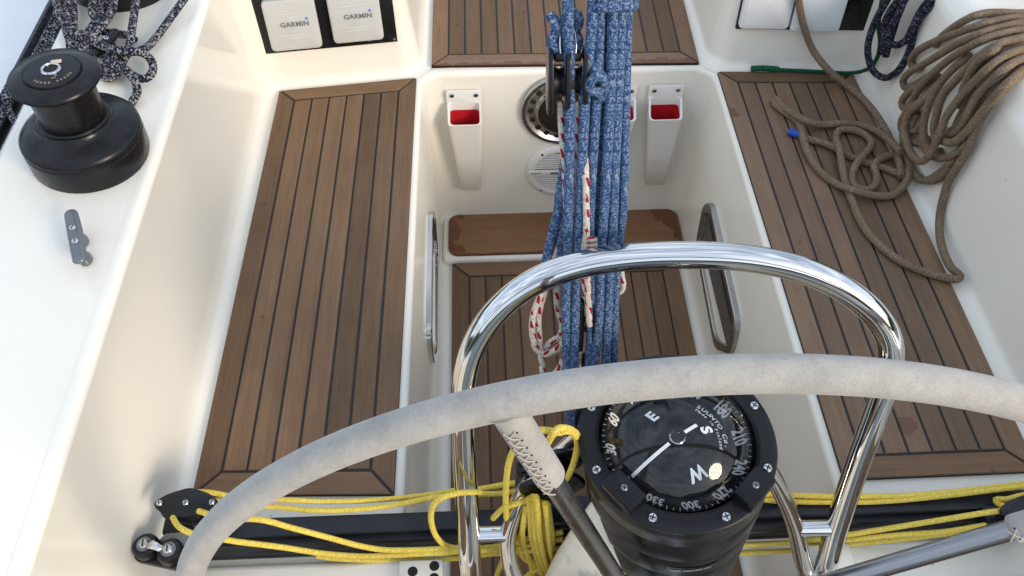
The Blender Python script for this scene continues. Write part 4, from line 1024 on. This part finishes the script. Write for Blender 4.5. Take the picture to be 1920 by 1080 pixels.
rope(ys, 'run', path(hiF, z8([(20, 745, .02), (120, 758, .004), (190, 765, -.004), (400, 768, -.006), (600, 766, -.006), (850, 745, -.002), (1100, 715, .008), (1230, 700, .012)])), RY, YELLOW, 10)
rope(ys, 'run', path(hiF, z8([(1240, 735, .02), (1190, 745, .012), (1140, 757, .006), (1095, 757, .0), (1105, 775, .0), (1150, 790, .01)])), RY * 1.1, YELLOW, 10)
rope(ys, 'run', path(lowF, z8([(-60, 950, -.002), (60, 947, .0), (250, 936, .004), (450, 909, .004), (650, 878, .003), (850, 846, .002), (1060, 812, .0), (1160, 800, -.01)])), RY, YELLOW, 10)
rope(ys, 'run', path(lowF, z8([(-60, 985, .0), (60, 980, .003), (300, 968, .006), (500, 944, .010), (700, 925, .010), (900, 900, .008), (1080, 878, .004), (1240, 865, 0)])), RY, YELLOW, 10)
rope(ys, 'run', path(lowF, z8([(300, 948, .002), (450, 930, .008), (700, 905, .012), (880, 893, .012), (1080, 862, .006), (1240, 850, 0)])), RY, YELLOW, 10)
# coil of yellow line hung on the car
yc = empty('control_line_coil', (.08, .45, .55)); tag(yc, 'coil of yellow line hanging from the traveller car beside the compass', 'rope')
zc_ = lambda pts: zoomed(930, 780, 3.6, pts)
Yc = lambda px, py, off=0.: AY(px, py, .452 - off)
coil = [
 [(270, 545, .020), (282, 660, .022), (292, 780, .022), (312, 900, .020), (345, 1010, .016), (380, 1090, .010)],
 [(222, 560, .012), (232, 680, .012), (236, 800, .012), (262, 920, .012), (296, 1010, .012), (330, 1100, .010)],
 [(330, 590, .020), (346, 700, .022), (358, 830, .020), (372, 930, .016), (392, 1010, .010), (400, 1080, .006)],
 [(205, 600, .002), (188, 700, .010), (178, 800, .012), (196, 900, .010), (230, 980, .008), (250, 1090, .006)],
 [(180, 190, .012), (240, 120, .016), (300, 96, .018), (360, 100, .018), (420, 112, .02), (480, 100, .018), (535, 140, .012), (550, 200, .004), (530, 300, .0), (505, 370, .0), (480, 420, -.006)],
 [(350, 180, .020), (380, 130, .026), (420, 84, .022), (480, 84, .018), (540, 118, .010), (560, 170, .002)],
 [(330, 200, .012), (250, 160, .006), (170, 180, .004), (115, 240, .004), (84, 330, .006), (70, 450, .008), (66, 570, .008), (70, 680, .006), (85, 760, .0), (140, 820, -.004)],
 [(250, 540, .010), (256, 640, .016), (262, 760, .018), (270, 860, .018), (300, 960, .016), (350, 1060, .012), (400, 1110, .008)],
 [(300, 580, .010), (318, 700, .012), (332, 820, .010), (350, 930, .008), (372, 1000, .006), (390, 950, .004), (388, 860, .004), (372, 740, .004), (350, 600, .004)],
 [(345, 590, .014), (362, 720, .016), (380, 850, .014), (372, 980, .010), (352, 1080, .006)],
 [(232, 550, .004), (216, 640, .006), (192, 730, .006), (172, 830, .004), (168, 910, .004), (190, 960, .006), (250, 1000, .008), (300, 1060, .008)],
 [(-20, 690, .0), (30, 640, .002), (70, 612, .006), (140, 590, .006), (200, 570, .002), (260, 560, .004)],
 [(200, 640, .0), (180, 740, .0), (160, 830, .0), (120, 900, .004), (60, 950, .010), (30, 1010, .012), (0, 1090, .012)],
 [(200, 1090, .008), (250, 1050, .010), (300, 1030, .012), (350, 1040, .010)],
 [(160, 930, .002), (220, 965, .006), (290, 1005, .006), (330, 1040, .004)],
]
for l_ in coil: rope(yc, 'coil_loop', path(Yc, zc_(l_)), RY, YELLOW, 10)

# --- brown sheet: coil over the starboard coaming, tail on the bench
bs_ = empty('brown_sheet', (.85, 1.2, .5)); tag(bs_, 'thick brown sheet coiled over the starboard coaming, its tail on the bench', 'rope')
RBn = .0078
BZ = lambda px, py, off=0.: AZ(px, py, BEN + .0085 + RBn + off)
def WR_(px, py, off=0.):
    """starboard coaming: inner wall, then its top"""
    n = V((-.965, 0, .10)).normalized(); p = pl(px, py, V((.903, 0, BEN)) + n * (RBn + off), n)
    if p.z > TOP + RBn + off - .012:
        p2 = AZ(px, py, TOP + RBn + off); return p2 if p2.x > .90 else p
    if p.z < BEN + .02 + RBn: return AZ(px, py, BEN + .014 + RBn + off * .5)
    return p
zb2 = lambda pts: zoomed(1420, 150, 2.77, pts); zb3 = lambda pts: zoomed(1620, 0, 3, pts); zb4 = lambda pts: zoomed(1300, 0, 1.929, pts)
tail = path(BZ, zb2([(745, 372, .03), (690, 318, .014), (620, 266, .004), (540, 237, .002), (430, 226, .006), (330, 232, .004), (250, 211, .014), (180, 172, .010), (130, 135, .006), (102, 100, .004), (84, 104, .0), (92, 128, .0), (140, 165, .0), (205, 212, .0), (225, 250, .0), (240, 310, .010), (268, 390, .002), (330, 480, .0), (420, 545, .0), (500, 572, .013), (620, 602, .004), (700, 597, .002), (758, 550, .004), (788, 480, .010), (775, 415, .006), (722, 390, .004), (652, 404, .004), (606, 446, .008), (620, 505, .002), (606, 552, .0), (560, 572, .0), (508, 556, .0), (490, 505, .0), (512, 440, .012), (562, 380, .004), (592, 325, .002), (556, 282, .002), (490, 258, .004), (425, 262, .002), (408, 300, .002), (428, 370, .014), (440, 450, .006), (456, 530, .0), (490, 620, .0), (530, 720, .0), (580, 800, .0), (660, 880, .0), (760, 950, .0), (880, 1000, .0), (975, 1026, .002)])) + path(WR_, zb2([(1040, 1034, .002), (1052, 1016, .002), (1010, 978, .002), (970, 900, .002), (947, 800, .002), (950, 690, .004), (975, 580, .006)])) + path(WR_, zb3([(480, 1010, .008), (535, 925, .010), (590, 820, .012), (640, 700, .014), (700, 600, .014), (790, 500, .010), (900, 410, .008), (960, 370, .004)])) + [V((1.13, 1.08, .815)), V((1.225, 1.05, .826)), V((1.262, 1.045, .785))]
rope(bs_, 'tail', tail, RBn, BROWN)
rope(bs_, 'blue_whipping', path(BZ, zb2([(163, 266, .0), (188, 276, .0), (214, 286, .0)])), RBn * 1.04, BLUEW)
rope(bs_, 'tail_end', path(BZ, zb2([(200, 280, .0), (235, 297, -.002), (280, 312, .0), (335, 325, .0), (400, 352, .001), (480, 397, -.001), (570, 432, -.001), (650, 455, -.001), (740, 490, .0), (790, 500, .004)])) + path(WR_, zb3([(280, 985, .004), (340, 1015, .004), (420, 1005, .004), (490, 940, .006)])), RBn, BROWN)
rope(bs_, 'hanging_line', [wr(1494, -60, .03), wr(1497, -5, .03), wr(1506, 45, .03)] + [AZ(1527, 100, .575) + V((0, .01, 0)), AZ(1558, 136, .542)] + path(BZ, zb4([(545, 300, .008), (600, 346, .0), (650, 400, .004)])) + path(WR_, zb4([(690, 460, .0), (720, 520, .0), (742, 575, .002), (752, 640, .004)])), RBn, BROWN)
loops = [
 [(960, 78, .0), (850, 76, .0), (760, 72, .0), (690, 74, .0), (610, 94, .0), (540, 130, .0), (480, 172, .002), (430, 215, .004), (400, 260, .004)],
 [(960, 104, .006), (780, 110, .008), (660, 140, .010), (540, 180, .012), (420, 225, .012), (330, 268, .010), (282, 306, .008), (264, 345, .004), (280, 380, .0), (330, 370, -.001)],
 [(960, 132, .012), (760, 158, .016), (640, 195, .020), (520, 250, .022), (400, 322, .020), (320, 370, .018), (250, 412, .014), (220, 455, .010), (232, 492, .004), (280, 480, .0), (360, 430, .0)],
 [(960, 172, .018), (780, 190, .024), (660, 230, .028), (560, 282, .030), (470, 342, .028), (400, 402, .026), (330, 470, .022), (286, 540, .016), (270, 600, .010), (300, 640, .004)],
 [(960, 205, .022), (850, 222, .028), (750, 250, .032), (660, 306, .034), (580, 384, .034), (500, 470, .032), (440, 545, .030), (410, 640, .026), (392, 720, .020), (410, 780, .012), (470, 800, .008)],
 [(760, 262, .020), (720, 290, .032), (660, 330, .038), (606, 392, .038), (575, 460, .034), (550, 530, .026), (540, 600, .016)],
 [(960, 275, .024), (800, 312, .032), (700, 382, .038), (600, 482, .040), (520, 572, .040), (460, 662, .040), (420, 760, .038), (384, 845, .034), (332, 906, .030), (276, 880, .026), (240, 800, .026), (226, 725, .026), (250, 642, .026), (330, 570, .024), (390, 500, .016)],
 [(960, 318, .018), (790, 386, .024), (690, 476, .028), (618, 566, .030), (582, 650, .028), (544, 718, .022), (490, 756, .016), (450, 730, .008)],
 [(960, 372, .010), (810, 468, .014), (710, 572, .020), (630, 672, .024), (565, 752, .026), (500, 800, .026), (440, 780, .020), (420, 720, .012)],
 [(600, 308, .012), (520, 370, .020), (450, 440, .024), (400, 510, .024), (355, 610, .022), (335, 710, .018), (342, 800, .012), (372, 850, .008), (430, 850, .006)],
 [(560, 812, .006), (500, 905, .006), (430, 968, .006), (360, 1012, .008), (300, 1000, .008), (258, 930, .008), (230, 840, .010), (220, 760, .010), (232, 690, .010)],
 [(610, 770, .010), (560, 830, .012), (490, 876, .014), (420, 888, .012), (372, 868, .010), (320, 800, .006)],
 [(420, 470, .014), (330, 560, .018), (250, 620, .020), (212, 680, .018), (214, 730, .014), (260, 740, .010), (310, 730, .006)],
 [(420, 430, .004), (320, 480, .008), (240, 530, .010), (212, 580, .008), (232, 614, .004), (280, 560, .002)],
 [(300, 640, .010), (260, 720, .012), (256, 780, .010), (300, 806, .008), (360, 780, .004)],
 [(960, 350, .002), (840, 420, .004), (740, 500, .008), (650, 580, .010), (580, 680, .012), (530, 760, .012)],
 [(960, 245, .010), (850, 262, .012), (760, 300, .016), (680, 350, .018), (620, 430, .018), (600, 520, .016), (560, 620, .012), (520, 700, .008)],
 [(960, 300, .006), (860, 330, .008), (760, 390, .010), (640, 520, .014), (600, 600, .016), (540, 690, .016), (490, 740, .012)],
]
for l_ in loops:
    P = path(WR_, zb3(l_))
    if l_[0][0] >= 950:                            # gathered outboard, where the coil is hung
        k_ = loops.index(l_); a = P[0]
        P = [V((1.262, 1.06 + .004 * k_, .790 - .004 * (k_ % 4))), V((1.225, 1.07 + .005 * k_, .830 + .004 * (k_ % 5))), V((1.13, (a.y + 1.10) / 2, max(a.z, .822) + .002))] + P
    rope(bs_, 'coil_loop', P, RBn, BROWN)

# --- dark rope coil and green strap by the starboard bulkhead
dn_ = empty('dark_rope_coil', (.87, 1.45, .62)); tag(dn_, 'dark navy flecked rope loops hanging in the starboard forward corner', 'rope')
def WN(px, py, off=0.):
    n = V((-.72, -.62, .2)).normalized(); return pl(px, py, V((.885, 1.50, .62)) + n * off, n)
for l_ in ([(150, -60, .01), (130, 0, .012), (84, 80, .014), (44, 170, .014), (22, 260, .014), (28, 340, .014), (62, 410, .014), (120, 438, .014), (180, 408, .014), (230, 340, .016), (262, 260, .016), (284, 170, .016), (330, 80, .016), (400, 20, .012), (460, -30, .0)],
           [(210, -60, .022), (190, 0, .024), (142, 70, .026), (112, 150, .026), (124, 220, .026), (180, 254, .026), (236, 226, .028), (270, 160, .028), (320, 60, .026), (380, -20, .02)],
           [(270, -60, .004), (230, 0, .006), (196, 70, .008), (168, 160, .008), (140, 250, .008), (122, 318, .006)],
           [(240, -60, .012), (216, 10, .014), (176, 80, .016), (140, 160, .014), (112, 230, .008), (92, 302, .004)],
           [(250, -60, .03), (222, 10, .032), (190, 90, .034), (150, 150, .034), (140, 200, .03)]):
    rope(dn_, 'loop', path(WN, zb3(l_)), .0075, DNAVY)
gs = empty('green_strap', (.7, 1.57, .51)); tag(gs, 'green strap lying along the forward edge of the starboard bench', 'strap')
GZ = lambda px, py, off=0.: AZ(px, py, BEN + .016 + off)
P = path(GZ, [(1410, 130), (1440, 129), (1465, 131), (1510, 133), (1550, 135), (1590, 137), (1618, 133)]) + [wr(1634, 124, .05), wr(1646, 105, .06), wr(1650, 80, .06), wr(1647, 45, .06), wr(1652, 10, .06), wr(1660, -40, .06)]
tube('strap', [p - gs.location for p in P], .0050, GREEN, gs, 12, step=.006, flat=.6)
rope(gs, 'sewn_end', path(GZ, [(1409, 129), (1430, 128), (1460, 130)]), .0068, GREEN)

# --- flecked rope pile on the port coaming
fr_ = empty('flecked_rope', (-.66, 1.25, .82)); tag(fr_, 'pile of black and white flecked rope between the two port winches', 'rope')
RF = .0072
CZ = lambda px, py, off=0.: AZ(px, py, TOP + .012 + RF + off)
zf = lambda pts: zoomed(0, 0, 4, pts)
for l_ in ([(1420, -60, .01), (1370, 10, .006), (1290, 120, .002), (1210, 230, .0), (1130, 330, .002), (1060, 376, .012), (960, 392, .022), (860, 372, .026), (760, 342, .03), (680, 302, .03), (580, 262, .03), (510, 200, .03), (450, 110, .034), (420, 10, .04), (410, -60, .04)],
           [(1030, -60, .03), (1020, 0, .03), (1004, 120, .024), (988, 230, .02), (974, 330, .018), (950, 410, .012), (905, 470, .008), (850, 540, .004), (790, 598, .0)],
           [(866, -60, .03), (858, 0, .03), (842, 70, .03), (792, 160, .03), (724, 244, .026), (664, 318, .020), (600, 372, .012)],
           [(800, -60, .02), (792, 20, .02), (760, 110, .02), (700, 190, .02), (640, 270, .016), (590, 330, .008)],
           [(700, -60, .024), (694, 20, .024), (688, 80, .024), (706, 126, .02), (740, 90, .016), (760, 10, .016), (770, -60, .016)],
           [(500, -60, .03), (500, 20, .03), (502, 110, .026), (512, 210, .018), (524, 330, .008), (530, 380, .002)],
           [(552, -60, .02), (550, 40, .02), (552, 130, .016), (552, 250, .012), (564, 350, .004)],
           [(470, -60, .02), (462, 30, .02), (476, 130, .02), (500, 240, .014), (540, 320, .01), (600, 340, .008)],
           [(700, 330, .014), (780, 350, .02), (860, 376, .034), (990, 384, .034), (1080, 402, .026), (1138, 460, .012), (1144, 540, .004), (1092, 590, .002), (1024, 580, .004), (950, 525, .014), (860, 486, .02), (760, 474, .02), (690, 450, .016)],
           [(700, 420, .006), (780, 440, .010), (880, 486, .016), (968, 552, .018), (1018, 622, .010), (1030, 690, .0), (1004, 746, -.004), (980, 780, -.006)],
           [(770, 236, .006), (860, 252, .006), (960, 268, .006), (1010, 300, .004)],
           [(740, 500, .004), (766, 566, .002), (820, 588, .002), (880, 550, .004), (920, 470, .01), (934, 410, .014)],
           [(560, 280, .006), (640, 340, .01), (720, 400, .01), (820, 430, .01), (900, 440, .008)],
           [(620, 250, .004), (600, 320, .006), (680, 380, .004), (760, 420, .004)]):
    rope(fr_, 'loop', path(CZ, zf(l_)), RF, NAVY)
# lines led outboard, over the edge of the coaming onto the side deck
ol = empty('side_deck_line', (-.85, 1.2, .66)); tag(ol, 'flecked lines led down onto the side deck outside the winch', 'rope')
SZ = lambda px, py, off=0.: AZ(px, py, .70 + off)
rope(ol, 'run', path(SZ, zf([(470, -60, .06), (440, 60, .06), (400, 170, .05), (340, 280, .03), (275, 400, .01), (215, 505, .0), (130, 640, -.01), (62, 760, -.02), (0, 880, -.03), (-80, 1040, -.035)])), RF, NAVY)
rope(ol, 'run', path(SZ, zf([(500, 60, .10), (468, 180, .09), (405, 285, .07), (335, 390, .04), (270, 490, .02), (180, 610, .0), (110, 700, -.01)])), RF, NAVY)
rope(ol, 'slack_loop', path(SZ, zf([(190, 560, .02), (120, 600, .03), (66, 650, .03), (44, 740, .02), (66, 830, .0), (112, 902, -.01), (156, 918, -.01), (196, 880, .0), (226, 830, .02), (262, 790, .03)])), RF, NAVY)
bl_ = empty('black_line', (-.9, 1.2, .66)); tag(bl_, 'thin black line outermost on the side deck at the left edge', 'rope')
rope(bl_, 'run', path(SZ, zf([(440, -60, .05), (400, 30, .04), (300, 230, .02), (200, 420, .0), (100, 600, -.02), (30, 720, -.03), (-60, 880, -.035)])), .0062, TARRED)
